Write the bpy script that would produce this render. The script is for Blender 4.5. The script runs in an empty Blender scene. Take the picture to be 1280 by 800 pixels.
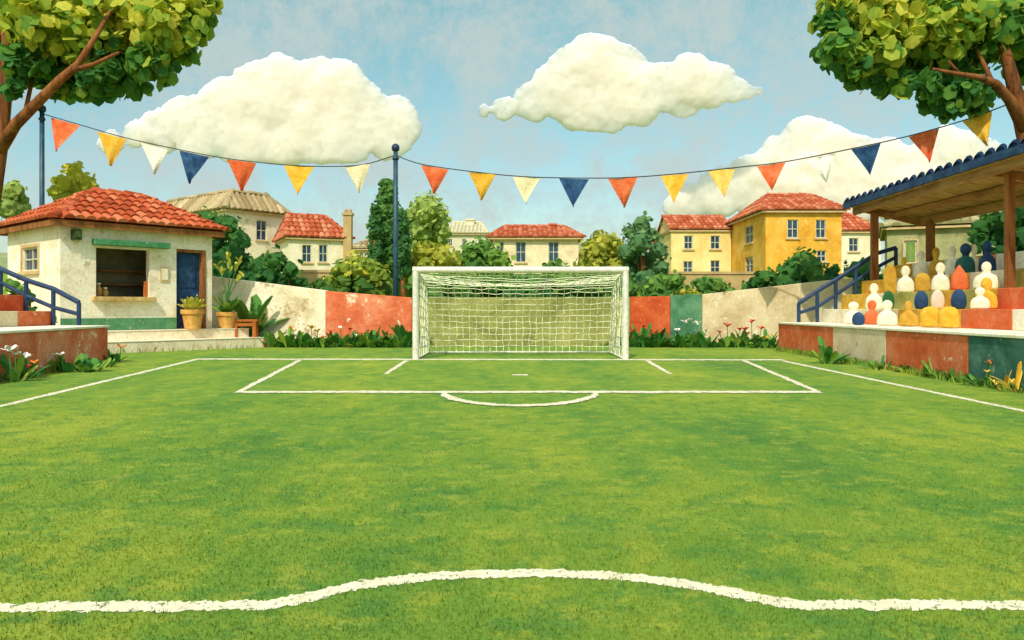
import bpy, bmesh, math, random
import numpy as np
from mathutils import Vector

random.seed(7)
SC = bpy.context.scene
COL = SC.collection

# ------------------------------------------------------------------ camera model (photo is 1280 x 800)
EYE, HORIZON, FOC = 1.2, 386.0, 1000.0


def P(px, py, d):
    return Vector(((px - 640) / FOC * d, d, EYE - (py - HORIZON) / FOC * d))


def G(px, py, z=0.0):
    d = (EYE - z) * FOC / (py - HORIZON)
    return Vector(((px - 640) / FOC * d, d, z))


def S(r, g, b):
    f = lambda c: (c / 255 / 12.92) if c / 255 <= 0.04045 else ((c / 255 + 0.055) / 1.055) ** 2.4
    return (f(r), f(g), f(b), 1.0)


# ------------------------------------------------------------------ materials
def new_mat(name):
    m = bpy.data.materials.new(name)
    m.use_nodes = True
    nt = m.node_tree
    nt.nodes.clear()
    out = nt.nodes.new('ShaderNodeOutputMaterial')
    return m, nt, out


def mapping(nt, stretch=(1, 1, 1), coord='Object'):
    tc = nt.nodes.new('ShaderNodeTexCoord')
    mp = nt.nodes.new('ShaderNodeMapping')
    mp.inputs['Scale'].default_value = stretch
    nt.links.new(tc.outputs[coord], mp.inputs['Vector'])
    return mp.outputs['Vector']


def noise(nt, vec, scale, detail=6, rough=0.6, dist=0.0):
    n = nt.nodes.new('ShaderNodeTexNoise')
    n.inputs['Scale'].default_value = scale
    n.inputs['Detail'].default_value = detail
    n.inputs['Roughness'].default_value = rough
    n.inputs['Distortion'].default_value = dist
    nt.links.new(vec, n.inputs['Vector'])
    return n.outputs['Fac']


def ramp(nt, fac, stops, interp='LINEAR'):
    r = nt.nodes.new('ShaderNodeValToRGB')
    cr = r.color_ramp
    cr.interpolation = interp
    while len(cr.elements) < len(stops):
        cr.elements.new(0.5)
    for e, (p, c) in zip(cr.elements, stops):
        e.position = p
        e.color = c
    nt.links.new(fac, r.inputs['Fac'])
    return r.outputs['Color']


def mix(nt, fac, a, b, mode='MIX'):
    m = nt.nodes.new('ShaderNodeMix')
    m.data_type = 'RGBA'
    m.blend_type = mode
    for sock, v in ((m.inputs[0], fac), (m.inputs[6], a), (m.inputs[7], b)):
        if hasattr(v, 'links') or isinstance(v, bpy.types.NodeSocket):
            nt.links.new(v, sock)
        else:
            sock.default_value = v
    return m.outputs[2]


def BW(v):
    return (v, v, v, 1)


def surf(name, c1, c2, c3=None, scale=1.5, rough=0.9, bump=0.35, bscale=25, speck=None, speck_t=0.68,
         speck_scale=5.0, stretch=(1, 1, 1), spec=0.25, metallic=0.0, dist=0.4):
    """mottled, weathered surface: two or three tones in broad patches, fine grain, flaked specks."""
    m, nt, out = new_mat(name)
    v = mapping(nt, stretch)
    n1 = noise(nt, v, scale, 8, 0.68, dist)
    stops = [(0.38, c1), (0.62, c2)] if c3 is None else [(0.37, c1), (0.5, c2), (0.63, c3)]
    col = ramp(nt, n1, stops)
    grain = ramp(nt, noise(nt, v, bscale * 0.6, 4, 0.7), [(0.25, BW(0.8)), (0.7, BW(1.12))])
    col = mix(nt, 1.0, col, grain, 'MULTIPLY')
    if speck is not None:
        s = noise(nt, v, speck_scale, 8, 0.75, 0.15)
        sm = ramp(nt, s, [(speck_t - 0.065, BW(0)), (speck_t - 0.03, BW(0.85))])
        col = mix(nt, sm, col, speck)
    b = nt.nodes.new('ShaderNodeBsdfPrincipled')
    b.inputs['Roughness'].default_value = rough
    b.inputs['Specular IOR Level'].default_value = spec
    b.inputs['Metallic'].default_value = metallic
    nt.links.new(col, b.inputs['Base Color'])
    if bump:
        h = noise(nt, v, bscale, 6, 0.7)
        bp = nt.nodes.new('ShaderNodeBump')
        bp.inputs['Strength'].default_value = bump
        bp.inputs['Distance'].default_value = 0.03
        nt.links.new(h, bp.inputs['Height'])
        nt.links.new(bp.outputs['Normal'], b.inputs['Normal'])
    nt.links.new(b.outputs['BSDF'], out.inputs['Surface'])
    return m


def leafy(name, stops, transl=0.42, rough=0.7):
    """leaves: each leaf takes its own tone from the ramp (attribute 'tone' + per-leaf variation)."""
    m, nt, out = new_mat(name)
    at = nt.nodes.new('ShaderNodeAttribute')
    at.attribute_name = 'tone'
    col = ramp(nt, at.outputs['Fac'], stops)
    v = mapping(nt)
    g = ramp(nt, noise(nt, v, 9, 4, 0.7), [(0.3, BW(0.8)), (0.7, BW(1.15))])
    col = mix(nt, 1.0, col, g, 'MULTIPLY')
    b = nt.nodes.new('ShaderNodeBsdfPrincipled')
    b.inputs['Roughness'].default_value = rough
    b.inputs['Specular IOR Level'].default_value = 0.2
    nt.links.new(col, b.inputs['Base Color'])
    t = nt.nodes.new('ShaderNodeBsdfTranslucent')
    nt.links.new(col, t.inputs['Color'])
    mx = nt.nodes.new('ShaderNodeMixShader')
    mx.inputs[0].default_value = transl
    nt.links.new(b.outputs['BSDF'], mx.inputs[1])
    nt.links.new(t.outputs['BSDF'], mx.inputs[2])
    nt.links.new(mx.outputs[0], out.inputs['Surface'])
    return m


M = {}
CREAM = S(243, 228, 196)
M['plaster'] = surf('cream_plaster', S(232, 212, 174), S(250, 235, 204), S(253, 243, 218), 1.6, speck=S(196, 176, 134), speck_t=0.66, speck_scale=3.5)
M['plaster_tan'] = surf('tan_plaster', S(214, 190, 148), S(232, 212, 172), S(240, 224, 188), 1.2, speck=S(190, 160, 112), speck_t=0.66)
M['wall_cream'] = surf('worn_cream_wall', S(206, 186, 144), S(236, 220, 184), S(246, 236, 208), 0.9, speck=S(178, 152, 106), speck_t=0.63, speck_scale=2.2)
M['wall_beige'] = surf('worn_beige_wall', S(206, 180, 134), S(224, 202, 158), S(234, 214, 172), 1.1, speck=S(244, 232, 204), speck_t=0.64, speck_scale=3.0)
M['wall_rose'] = surf('pinkish_beige_wall', S(216, 178, 140), S(232, 204, 166), S(238, 214, 178), 1.3, speck=S(198, 130, 96), speck_t=0.66, speck_scale=3)
M['terracotta'] = surf('terracotta_paint', S(204, 90, 44), S(220, 108, 60), S(230, 136, 92), 1.4, speck=S(240, 214, 176), speck_t=0.68, speck_scale=4)
M['terracotta_pale'] = surf('faded_terracotta_paint', S(204, 96, 56), S(219, 115, 74), S(230, 148, 108), 1.2, speck=S(242, 222, 190), speck_t=0.655, speck_scale=2.4)
M['terracotta_dark'] = surf('rust_paint', S(186, 72, 34), S(204, 90, 44), S(214, 108, 62), 1.4, speck=S(226, 160, 116), speck_t=0.66, speck_scale=4)
M['wall_green'] = surf('green_wall_paint', S(62, 112, 82), S(84, 134, 98), S(108, 150, 112), 1.4, speck=S(160, 184, 140), speck_t=0.67, speck_scale=4)
M['wall_teal'] = surf('dark_green_wall_paint', S(44, 88, 76), S(62, 108, 92), S(90, 132, 112), 1.6, speck=S(140, 168, 140), speck_t=0.68, speck_scale=4)
M['wall_olive'] = surf('olive_wall', S(118, 120, 60), S(144, 144, 76), S(164, 162, 92), 1.0, speck=S(196, 186, 128), speck_t=0.66)
M['ochre'] = surf('ochre_paint', S(206, 148, 34), S(228, 174, 56), S(236, 188, 80), 2.2, speck=S(246, 216, 130), speck_t=0.67, speck_scale=5)
M['mustard'] = surf('mustard_paint', S(180, 132, 40), S(202, 156, 56), S(214, 170, 74), 2.2, speck=S(236, 206, 126), speck_t=0.68, speck_scale=5)
M['olive'] = surf('olive_paint', S(150, 144, 62), S(176, 168, 82), S(192, 182, 104), 2.2, speck=S(216, 206, 150), speck_t=0.67, speck_scale=5)
M['cream_paint'] = surf('cream_paint', S(232, 216, 178), S(244, 232, 200), S(248, 240, 214), 2.4, speck=S(206, 182, 136), speck_t=0.69, speck_scale=5)
M['rose_paint'] = surf('pale_pink_paint', S(224, 192, 168), S(238, 214, 194), None, 4)
M['navy'] = surf('navy_paint', S(22, 50, 84), S(36, 68, 106), S(56, 90, 124), 3.0, speck=S(110, 134, 150), speck_t=0.71, speck_scale=7, rough=0.6)
M['navy_metal'] = surf('navy_painted_metal', S(20, 44, 76), S(34, 64, 98), None, 5, rough=0.45, bump=0.1, spec=0.4)
M['teal_metal'] = surf('teal_painted_metal', S(28, 62, 80), S(46, 84, 98), None, 5, rough=0.45, bump=0.1, spec=0.4)
M['teal_paint'] = surf('teal_paint', S(40, 96, 92), S(62, 118, 108), None, 4)
M['green_paint'] = surf('forest_green_paint', S(36, 88, 48), S(54, 108, 62), None, 4)
M['awning'] = surf('green_painted_wood', S(64, 126, 80), S(90, 150, 98), None, 4, speck=S(140, 184, 140), speck_t=0.68)
M['plinth'] = surf('green_plinth_paint', S(74, 130, 88), S(98, 150, 104), None, 2.5, speck=S(190, 190, 120), speck_t=0.67, speck_scale=4)
M['wood'] = surf('brown_wood', S(112, 66, 30), S(146, 92, 46), S(164, 108, 58), 3, stretch=(1, 1, 0.25), bump=0.3)
M['wood_beam'] = surf('weathered_beam_wood', S(138, 98, 56), S(170, 126, 76), S(186, 144, 92), 3, stretch=(1, 0.2, 1), bump=0.3)
M['plank'] = surf('roof_boards', S(154, 120, 66), S(190, 154, 92), S(208, 174, 112), 4, stretch=(0.25, 1.4, 1), bump=0.4)
M['bench_wood'] = surf('reddish_bench_wood', S(156, 84, 34), S(186, 108, 48), None, 4, stretch=(1, 1, 0.3))
M['pale_wood'] = surf('pale_sill_wood', S(190, 150, 84), S(222, 190, 124), None, 4)
M['roof_red'] = None
M['stone'] = surf('cream_stone_steps', S(216, 192, 150), S(238, 220, 184), S(246, 232, 202), 1.6, speck=S(196, 168, 122), speck_t=0.67)
M['stone_top'] = surf('pale_coping', S(238, 224, 190), S(250, 242, 216), None, 2.5)
M['pot'] = surf('clay_pot', S(186, 128, 56), S(216, 160, 82), S(226, 176, 100), 3, bump=0.15)
M['soil'] = surf('potting_soil', S(60, 42, 26), S(90, 64, 40), None, 12)
M['white_metal'] = surf('white_painted_metal', S(208, 202, 186), S(228, 223, 208), None, 5, rough=0.5, bump=0.08, spec=0.4)
M['frame_grey'] = surf('galvanised_net_support', S(206, 202, 184), S(226, 222, 206), None, 5, rough=0.5, bump=0.05)
M['net'] = surf('cream_net_cord', S(232, 230, 196), S(246, 244, 216), None, 5, bump=0)
M['frame_white'] = surf('window_frame_paint', S(196, 190, 160), S(222, 214, 184), None, 4, bump=0.1)
M['frame_tan'] = surf('tan_window_surround', S(196, 162, 112), S(216, 186, 136), None, 4, bump=0.1)
M['dark_room'] = surf('dark_room_wall', S(104, 100, 78), S(136, 128, 100), None, 2)
M['olive_house'] = surf('grey_green_render', S(140, 138, 92), S(168, 164, 112), S(184, 178, 128), 0.9, speck=S(120, 116, 70), speck_t=0.65, speck_scale=2.4)
M['yellow_house'] = surf('ochre_yellow_render', S(214, 150, 44), S(232, 174, 64), S(240, 190, 92), 0.7, speck=S(246, 216, 140), speck_t=0.66, speck_scale=1.8)
M['pale_yellow_house'] = surf('pale_yellow_render', S(228, 196, 116), S(240, 214, 142), S(246, 226, 164), 0.7, speck=S(216, 182, 104), speck_t=0.67, speck_scale=2)
M['far_house'] = surf('hazed_house_render', S(206, 198, 164), S(222, 214, 182), None, 0.5)  # distance haze put into the pale wall colour
M['cream_house'] = surf('cream_house_render', S(228, 210, 172), S(242, 228, 194), S(248, 238, 210), 0.7, speck=S(208, 184, 138), speck_t=0.67, speck_scale=1.6)
M['retaining'] = surf('tan_retaining_wall', S(176, 146, 96), S(200, 170, 118), None, 0.8)
M['bark'] = surf('tree_bark', S(92, 54, 26), S(134, 80, 38), S(158, 100, 52), 3.5, stretch=(1, 1, 0.22), bump=0.9, bscale=14)
M['paper'] = surf('notice_paper', S(236, 224, 190), S(246, 236, 208), None, 5, bump=0.05)
M['brass'] = surf('door_knob_metal', S(206, 186, 130), S(226, 208, 160), None, 8, rough=0.3, metallic=0.8, bump=0)
M['cord'] = surf('dark_cord', S(50, 50, 48), S(70, 68, 62), None, 8, bump=0)
M['lamp_green'] = surf('dark_green_lamp_housing', S(58, 74, 36), S(80, 94, 50), None, 6, bump=0.1)
M['lamp_glass'] = surf('frosted_lamp_glass', S(170, 150, 90), S(190, 170, 110), None, 6, bump=0, rough=0.3)
M['flag_orange'] = surf('orange_cloth', S(214, 92, 48), S(228, 110, 62), S(236, 132, 86), 3, bump=0.2, speck=S(246, 210, 176), speck_t=0.74, speck_scale=8)
M['flag_yellow'] = surf('yellow_cloth', S(214, 156, 36), S(230, 174, 54), S(236, 188, 84), 3, bump=0.2, speck=S(246, 220, 150), speck_t=0.74, speck_scale=8)
M['flag_pale_yellow'] = surf('faded_yellow_cloth', S(222, 178, 76), S(234, 196, 104), None, 3, bump=0.2)
M['flag_cream'] = surf('cream_cloth', S(230, 212, 164), S(242, 228, 188), None, 3, bump=0.2)
M['flag_white'] = surf('white_cloth', S(240, 234, 214), S(250, 246, 230), None, 3, bump=0.2)
M['flag_navy'] = surf('navy_cloth', S(26, 56, 92), S(40, 74, 112), S(60, 94, 128), 3, bump=0.2, speck=S(150, 170, 180), speck_t=0.74, speck_scale=8)
M['petal_white'] = surf('white_petals', S(244, 236, 222), S(252, 248, 238), None, 9, bump=0)
M['petal_red'] = surf('red_petals', S(214, 74, 40), S(226, 98, 58), None, 9, bump=0)
M['petal_orange'] = surf('orange_petals', S(222, 122, 48), S(232, 146, 66), None, 9, bump=0)
M['petal_yellow'] = surf('yellow_petals', S(220, 176, 60), S(232, 196, 90), None, 9, bump=0)
M['jar'] = surf('amber_jar', S(170, 130, 60), S(190, 150, 80), None, 8, rough=0.3, bump=0)


def tile_mat(name, cols):
    """clay tiles: each tile (mesh island) takes its own fired tone."""
    m, nt, out = new_mat(name)
    g = nt.nodes.new('ShaderNodeNewGeometry')
    col = ramp(nt, g.outputs['Random Per Island'], cols)
    v = mapping(nt)
    col = mix(nt, 1.0, col, ramp(nt, noise(nt, v, 5, 7, 0.72), [(0.3, BW(0.72)), (0.7, BW(1.2))]), 'MULTIPLY')
    sm = ramp(nt, noise(nt, v, 9, 6, 0.7, 0.6), [(0.70, BW(0)), (0.74, BW(1))])
    col = mix(nt, sm, col, S(238, 178, 132))
    b = nt.nodes.new('ShaderNodeBsdfPrincipled')
    b.inputs['Roughness'].default_value = 0.8
    b.inputs['Specular IOR Level'].default_value = 0.25
    nt.links.new(col, b.inputs['Base Color'])
    bp = nt.nodes.new('ShaderNodeBump')
    bp.inputs['Strength'].default_value = 0.25
    bp.inputs['Distance'].default_value = 0.02
    nt.links.new(noise(nt, v, 30, 5, 0.7), bp.inputs['Height'])
    nt.links.new(bp.outputs['Normal'], b.inputs['Normal'])
    nt.links.new(b.outputs['BSDF'], out.inputs['Surface'])
    return m


M['tile_red'] = tile_mat('orange_red_clay_tiles', [(0.0, S(158, 66, 30)), (0.35, S(182, 82, 42)), (0.7, S(194, 96, 54)), (1.0, S(208, 126, 84))])
M['tile_pale_red'] = tile_mat('faded_red_clay_tiles', [(0.0, S(172, 80, 44)), (0.5, S(190, 98, 60)), (1.0, S(210, 138, 100))])
M['tile_grey'] = tile_mat('grey_brown_roof_strips', [(0.0, S(146, 124, 84)), (0.5, S(174, 152, 108)), (1.0, S(200, 180, 138))])
M['tile_olive'] = tile_mat('olive_grey_roof_strips', [(0.0, S(146, 138, 92)), (0.5, S(166, 156, 106)), (1.0, S(184, 174, 124))])
M['tile_blue'] = tile_mat('dark_blue_roof_tiles', [(0.0, S(18, 42, 74)), (0.5, S(28, 54, 88)), (1.0, S(44, 70, 102))])


def glass_mat():
    m, nt, out = new_mat('dark_window_glass')
    v = mapping(nt)
    col = ramp(nt, noise(nt, v, 1.7, 4, 0.6), [(0.35, S(20, 44, 66)), (0.65, S(52, 84, 104))])
    b = nt.nodes.new('ShaderNodeBsdfPrincipled')
    b.inputs['Roughness'].default_value = 0.12
    b.inputs['Specular IOR Level'].default_value = 0.5
    nt.links.new(col, b.inputs['Base Color'])
    nt.links.new(b.outputs['BSDF'], out.inputs['Surface'])
    return m


M['glass'] = glass_mat()
_S = S
def S(r, g, b):   # foliage colours as picked, lifted a little towards fresh green
    c = _S(r, g, b)
    return (c[0] * 1.7, c[1] * 1.65, c[2] * 1.5, 1.0)


DG, MG, LG, YG = S(34, 78, 36), S(66, 108, 42), S(110, 138, 48), S(176, 172, 62)
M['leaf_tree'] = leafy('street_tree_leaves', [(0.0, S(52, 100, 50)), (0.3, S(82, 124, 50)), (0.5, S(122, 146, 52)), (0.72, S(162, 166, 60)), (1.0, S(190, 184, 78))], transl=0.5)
M['leaf_dark'] = leafy('dark_green_leaves', [(0.0, S(36, 82, 42)), (0.45, S(60, 106, 48)), (1.0, S(104, 136, 60))])
M['leaf_mid'] = leafy('mid_green_leaves', [(0.0, S(58, 100, 46)), (0.5, S(86, 124, 54)), (1.0, S(122, 148, 66))])
M['leaf_blue'] = leafy('blue_green_leaves', [(0.0, S(64, 104, 68)), (0.5, S(90, 126, 80)), (1.0, S(120, 146, 92))])
M['leaf_pale'] = leafy('pale_green_leaves', [(0.0, S(116, 142, 74)), (0.5, S(142, 160, 86)), (1.0, S(168, 178, 102))])
M['leaf_olive'] = leafy('olive_green_leaves', [(0.0, S(104, 118, 40)), (0.5, S(136, 144, 52)), (1.0, S(168, 162, 64))])
M['leaf_yellow'] = leafy('yellow_green_leaves', [(0.0, S(58, 94, 38)), (0.5, S(104, 128, 46)), (0.85, S(148, 152, 54)), (1.0, S(176, 168, 64))])
M['leaf_bright'] = leafy('bright_yellow_green_leaves', [(0.0, S(140, 150, 54)), (0.5, S(172, 172, 64)), (1.0, S(202, 192, 84))])
M['leaf_cypress'] = leafy('cypress_foliage', [(0.0, S(48, 92, 52)), (0.5, S(72, 114, 56)), (1.0, S(104, 136, 64))])
M['leaf_plant'] = leafy('border_plant_leaves', [(0.0, S(34, 88, 42)), (0.5, S(62, 110, 46)), (0.8, S(104, 134, 52)), (1.0, S(150, 152, 60))], transl=0.2)
M['leaf_agave'] = leafy('fleshy_yellow_green_leaves', [(0.0, S(120, 128, 48)), (0.5, S(150, 150, 62)), (1.0, S(180, 168, 78))], transl=0.2)
M['leaf_gold'] = leafy('golden_fronds', [(0.0, S(176, 136, 40)), (0.5, S(204, 162, 56)), (1.0, S(220, 184, 84))], transl=0.2)

S = _S
# ------------------------------------------------------------------ object helpers
ORG = {}


def tag(o, label=None, cat=None, group=None, kind=None):
    if label: o['label'] = label
    if cat: o['category'] = cat
    if group: o['group'] = group
    if kind: o['kind'] = kind
    return o


def thing(name, base, label, cat, group=None, kind=None):
    o = bpy.data.objects.new(name, None)
    o.empty_display_size = 0.3
    COL.objects.link(o)
    o.location = base
    ORG[o.name] = Vector(base)
    return tag(o, label, cat, group, kind)


class MB:
    """collects faces in world coordinates and links them as one mesh object."""

    def __init__(self):
        self.v, self.f = [], []

    def add(self, verts, faces):
        n = len(self.v)
        self.v.extend([tuple(p) for p in verts])
        self.f.extend([tuple(i + n for i in fc) for fc in faces])

    def quad(self, *p):
        self.add(p, [tuple(range(len(p)))])

    def box(self, lo, hi):
        (a, b, c), (d, e, f) = lo, hi
        self.add([(a, b, c), (d, b, c), (d, e, c), (a, e, c), (a, b, f), (d, b, f), (d, e, f), (a, e, f)],
                 [(3, 2, 1, 0), (4, 5, 6, 7), (0, 1, 5, 4), (1, 2, 6, 5), (2, 3, 7, 6), (3, 0, 4, 7)])

    def obox(self, o, u, n, s0, s1, n0, n1, z0, z1):
        """box along wall axis u (s0..s1), outward axis n (n0..n1) and height z0..z1 from point o."""
        o = Vector(o); u = Vector(u); n = Vector(n)
        pts = []
        for z in (z0, z1):
            for s, t in ((s0, n0), (s1, n0), (s1, n1), (s0, n1)):
                p = o + u * s + n * t
                pts.append((p.x, p.y, o.z + z))
        self.add(pts, [(3, 2, 1, 0), (4, 5, 6, 7), (0, 1, 5, 4), (1, 2, 6, 5), (2, 3, 7, 6), (3, 0, 4, 7)])

    def prism(self, plan, z0, z1):
        """plan polygon (x,y) extruded; z1 may be a list per vertex."""
        n = len(plan)
        zt = z1 if isinstance(z1, (list, tuple)) else [z1] * n
        vs = [(x, y, z0) for x, y in plan] + [(x, y, zt[i]) for i, (x, y) in enumerate(plan)]
        fs = [tuple(reversed(range(n))), tuple(range(n, 2 * n))]
        for i in range(n):
            j = (i + 1) % n
            fs.append((i, j, n + j, n + i))
        self.add(vs, fs)

    def beam(self, a, b, w, h=None):
        a = Vector(a); b = Vector(b); h = h or w
        d = (b - a).normalized()
        side = d.cross(Vector((0, 0, 1)))
        side = Vector((1, 0, 0)) if side.length < 1e-3 else side.normalized()
        up = side.cross(d).normalized()
        pts = []
        for p in (a, b):
            for s, t in ((-1, -1), (1, -1), (1, 1), (-1, 1)):
                pts.append(p + side * (s * w / 2) + up * (t * h / 2))
        self.add(pts, [(0, 1, 2, 3), (7, 6, 5, 4), (0, 4, 5, 1), (1, 5, 6, 2), (2, 6, 7, 3), (3, 7, 4, 0)])

    def tube(self, path, rad, seg=8, cap=True):
        path = [Vector(p) for p in path]
        n = len(path)
        rad = rad if isinstance(rad, (list, tuple)) else [rad] * n
        ref = None
        rings = []
        for i in range(n):
            d = (path[min(i + 1, n - 1)] - path[max(i - 1, 0)]).normalized()
            if ref is None:
                ref = d.orthogonal().normalized()
            ref = (ref - d * ref.dot(d)).normalized()
            bi = d.cross(ref)
            rings.append([path[i] + (ref * math.cos(2 * math.pi * k / seg) + bi * math.sin(2 * math.pi * k / seg)) * rad[i]
                          for k in range(seg)])
        vs = [p for r in rings for p in r]
        fs = []
        for i in range(n - 1):
            for k in range(seg):
                k2 = (k + 1) % seg
                fs.append((i * seg + k, i * seg + k2, (i + 1) * seg + k2, (i + 1) * seg + k))
        if cap:
            fs.append(tuple(reversed(range(seg))))
            fs.append(tuple(range((n - 1) * seg, n * seg)))
        self.add(vs, fs)

    def lathe(self, c, prof, seg=20, sx=1.0, sy=1.0, rot=0.0):
        c = Vector(c)
        vs, fs = [], []
        for r, z in prof:
            for k in range(seg):
                a = 2 * math.pi * k / seg
                x, y = r * sx * math.cos(a), r * sy * math.sin(a)
                vs.append((c.x + x * math.cos(rot) - y * math.sin(rot), c.y + x * math.sin(rot) + y * math.cos(rot), c.z + z))
        for i in range(len(prof) - 1):
            for k in range(seg):
                k2 = (k + 1) % seg
                fs.append((i * seg + k, i * seg + k2, (i + 1) * seg + k2, (i + 1) * seg + k))
        fs.append(tuple(reversed(range(seg))))
        fs.append(tuple(range((len(prof) - 1) * seg, len(prof) * seg)))
        self.add(vs, fs)

    def build(self, name, mat, parent=None, origin=None, smooth=False, bevel=0.0, tone=None):
        me = bpy.data.meshes.new(name)
        org = ORG[parent.name] if parent is not None else Vector(origin or (0, 0, 0))
        me.from_pydata([(x - org.x, y - org.y, z - org.z) for x, y, z in self.v], [], self.f)
        me.materials.append(mat)
        if tone is not None:
            at = me.attributes.new('tone', 'FLOAT', 'FACE')
            at.data.foreach_set('value', np.asarray(tone, dtype=np.float32))
        if smooth:
            me.polygons.foreach_set('use_smooth', [True] * len(me.polygons))
        me.update()
        o = bpy.data.objects.new(name, me)
        COL.objects.link(o)
        if parent is not None:
            o.parent = parent
        else:
            o.location = org
        ORG[o.name] = org
        if bevel:
            b = o.modifiers.new('bevel', 'BEVEL')
            b.width = bevel
            b.segments = 2
            b.limit_method = 'ANGLE'
        return o


def single(mb, name, mat, base, label, cat, group=None, kind=None, **kw):
    return tag(mb.build(name, mat, None, base, **kw), label, cat, group, kind)


def structure(mb, name, mat, **kw):
    return tag(mb.build(name, mat, None, (0, 0, 0), **kw), kind='structure')


# ------------------------------------------------------------------ ground
def sstep(a, b, x):
    t = np.clip((x - a) / (b - a), 0, 1)
    return t * t * (3 - 2 * t)


def ground_mat():
    m, nt, out = new_mat('mown_grass')
    v = mapping(nt)
    vs = mapping(nt, (1.0, 0.42, 1.0))
    big = noise(nt, vs, 0.5, 10, 0.7, 0.1)
    col = ramp(nt, big, [(0.34, S(82, 126, 54)), (0.44, S(108, 144, 54)), (0.52, S(126, 153, 54)), (0.60, S(145, 162, 56)), (0.72, S(168, 174, 68))])
    mid = noise(nt, mapping(nt, (0.8, 0.8, 1.0)), 3.2, 10, 0.78, 0.05)
    col = mix(nt, ramp(nt, mid, [(0.51, BW(0)), (0.57, BW(0.62))]), col, S(80, 130, 58))
    mid2 = noise(nt, mapping(nt, (0.8, 0.8, 1.0)), 4.6, 10, 0.78, 0.05)
    col = mix(nt, ramp(nt, mid2, [(0.53, BW(0)), (0.58, BW(0.5))]), col, S(168, 174, 66))
    fine = ramp(nt, noise(nt, v, 38, 5, 0.75), [(0.3, BW(0.76)), (0.7, BW(1.2))])
    col = mix(nt, 1.0, col, fine, 'MULTIPLY')
    b = nt.nodes.new('ShaderNodeBsdfPrincipled')
    b.inputs['Roughness'].default_value = 0.95
    b.inputs['Specular IOR Level'].default_value = 0.1
    nt.links.new(col, b.inputs['Base Color'])
    h1 = noise(nt, v, 55, 5, 0.8)
    h2 = noise(nt, v, 6, 6, 0.7)
    ad = nt.nodes.new('ShaderNodeMath')
    ad.operation = 'ADD'
    nt.links.new(h1, ad.inputs[0])
    nt.links.new(h2, ad.inputs[1])
    bp = nt.nodes.new('ShaderNodeBump')
    bp.inputs['Strength'].default_value = 0.5
    bp.inputs['Distance'].default_value = 0.04
    nt.links.new(ad.outputs[0], bp.inputs['Height'])
    nt.links.new(bp.outputs['Normal'], b.inputs['Normal'])
    nt.links.new(b.outputs['BSDF'], out.inputs['Surface'])
    return m


M['grass'] = ground_mat()


def build_ground():
    xs = np.concatenate([np.linspace(-900, -60, 22), np.linspace(-56, 56, 57), np.linspace(60, 900, 22)])
    ys = np.concatenate([np.linspace(-60, 26, 30), np.linspace(27, 60, 45), np.linspace(65, 1400, 60)])
    X, Y = np.meshgrid(xs, ys)
    Z = 2.9 * sstep(36.2, 39, Y) + 1.3 * sstep(46, 90, Y)
    Z += sstep(40, 60, Y) * 0.2 * np.sin(X * 0.21) * np.cos(Y * 0.17)
    v = np.stack([X, Y, Z], -1).reshape(-1, 3)
    nx, ny = len(xs), len(ys)
    f = [(j * nx + i, j * nx + i + 1, (j + 1) * nx + i + 1, (j + 1) * nx + i) for j in range(ny - 1) for i in range(nx - 1)]
    mb = MB()
    mb.v = [tuple(p) for p in v]
    mb.f = f
    structure(mb, 'ground', M['grass'], smooth=True)


build_ground()


def line_mat():
    m, nt, out = new_mat('worn_white_line_paint')
    v = mapping(nt)
    col = ramp(nt, noise(nt, v, 6, 6, 0.7), [(0.3, S(206, 196, 156)), (0.65, S(232, 224, 190))])
    d = nt.nodes.new('ShaderNodeBsdfPrincipled')
    d.inputs['Roughness'].default_value = 0.95
    nt.links.new(col, d.inputs['Base Color'])
    t = nt.nodes.new('ShaderNodeBsdfTransparent')
    hole = ramp(nt, noise(nt, v, 16, 7, 0.8, 0.6), [(0.57, BW(0)), (0.61, BW(1))])
    mx = nt.nodes.new('ShaderNodeMixShader')
    nt.links.new(hole, mx.inputs[0])
    nt.links.new(d.outputs['BSDF'], mx.inputs[1])
    nt.links.new(t.outputs['BSDF'], mx.inputs[2])
    nt.links.new(mx.outputs[0], out.inputs['Surface'])
    return m


M['line'] = line_mat()


def line_strip(name, pts, width, z=0.012, step=0.04, closed=False):
    """painted ground line with ragged edges; pts (x,y) path; width a number or (start, end)."""
    rnd = random.Random(name + str(len(pts)))
    mb = MB()
    dense = []
    for a, b in zip(pts[:-1], pts[1:]):
        a = Vector(a); b = Vector(b)
        n = max(2, int((b - a).length / step))
        for i in range(n):
            dense.append(a.lerp(b, i / n))
    dense.append(Vector(pts[-1]))
    N = len(dense)
    vs = []
    jl = jr = 0.0
    for i, p in enumerate(dense):
        d = dense[min(i + 1, N - 1)] - dense[max(i - 1, 0)]
        n = Vector((-d.y, d.x)).normalized()
        w = width(i / (N - 1)) if callable(width) else width if not isinstance(width, tuple) else width[0] + (width[1] - width[0]) * i / (N - 1)
        jl = jl * 0.75 + rnd.uniform(-1, 1) * w * 0.07
        kl, kr = rnd.uniform(-1, 1) * w * 0.12, rnd.uniform(-1, 1) * w * 0.12
        jr = jr * 0.75 + rnd.uniform(-1, 1) * w * 0.07
        l = p + n * (w / 2 + jl + kl)
        r = p - n * (w / 2 + jr + kr)
        vs += [(l.x, l.y, z), (r.x, r.y, z)]
    mb.add(vs, [(2 * i, 2 * i + 1, 2 * i + 3, 2 * i + 2) for i in range(N - 1)])
    return structure(mb, name, M['line'])


def g2(px, py):
    p = G(px, py)
    return (p.x, p.y)


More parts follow.
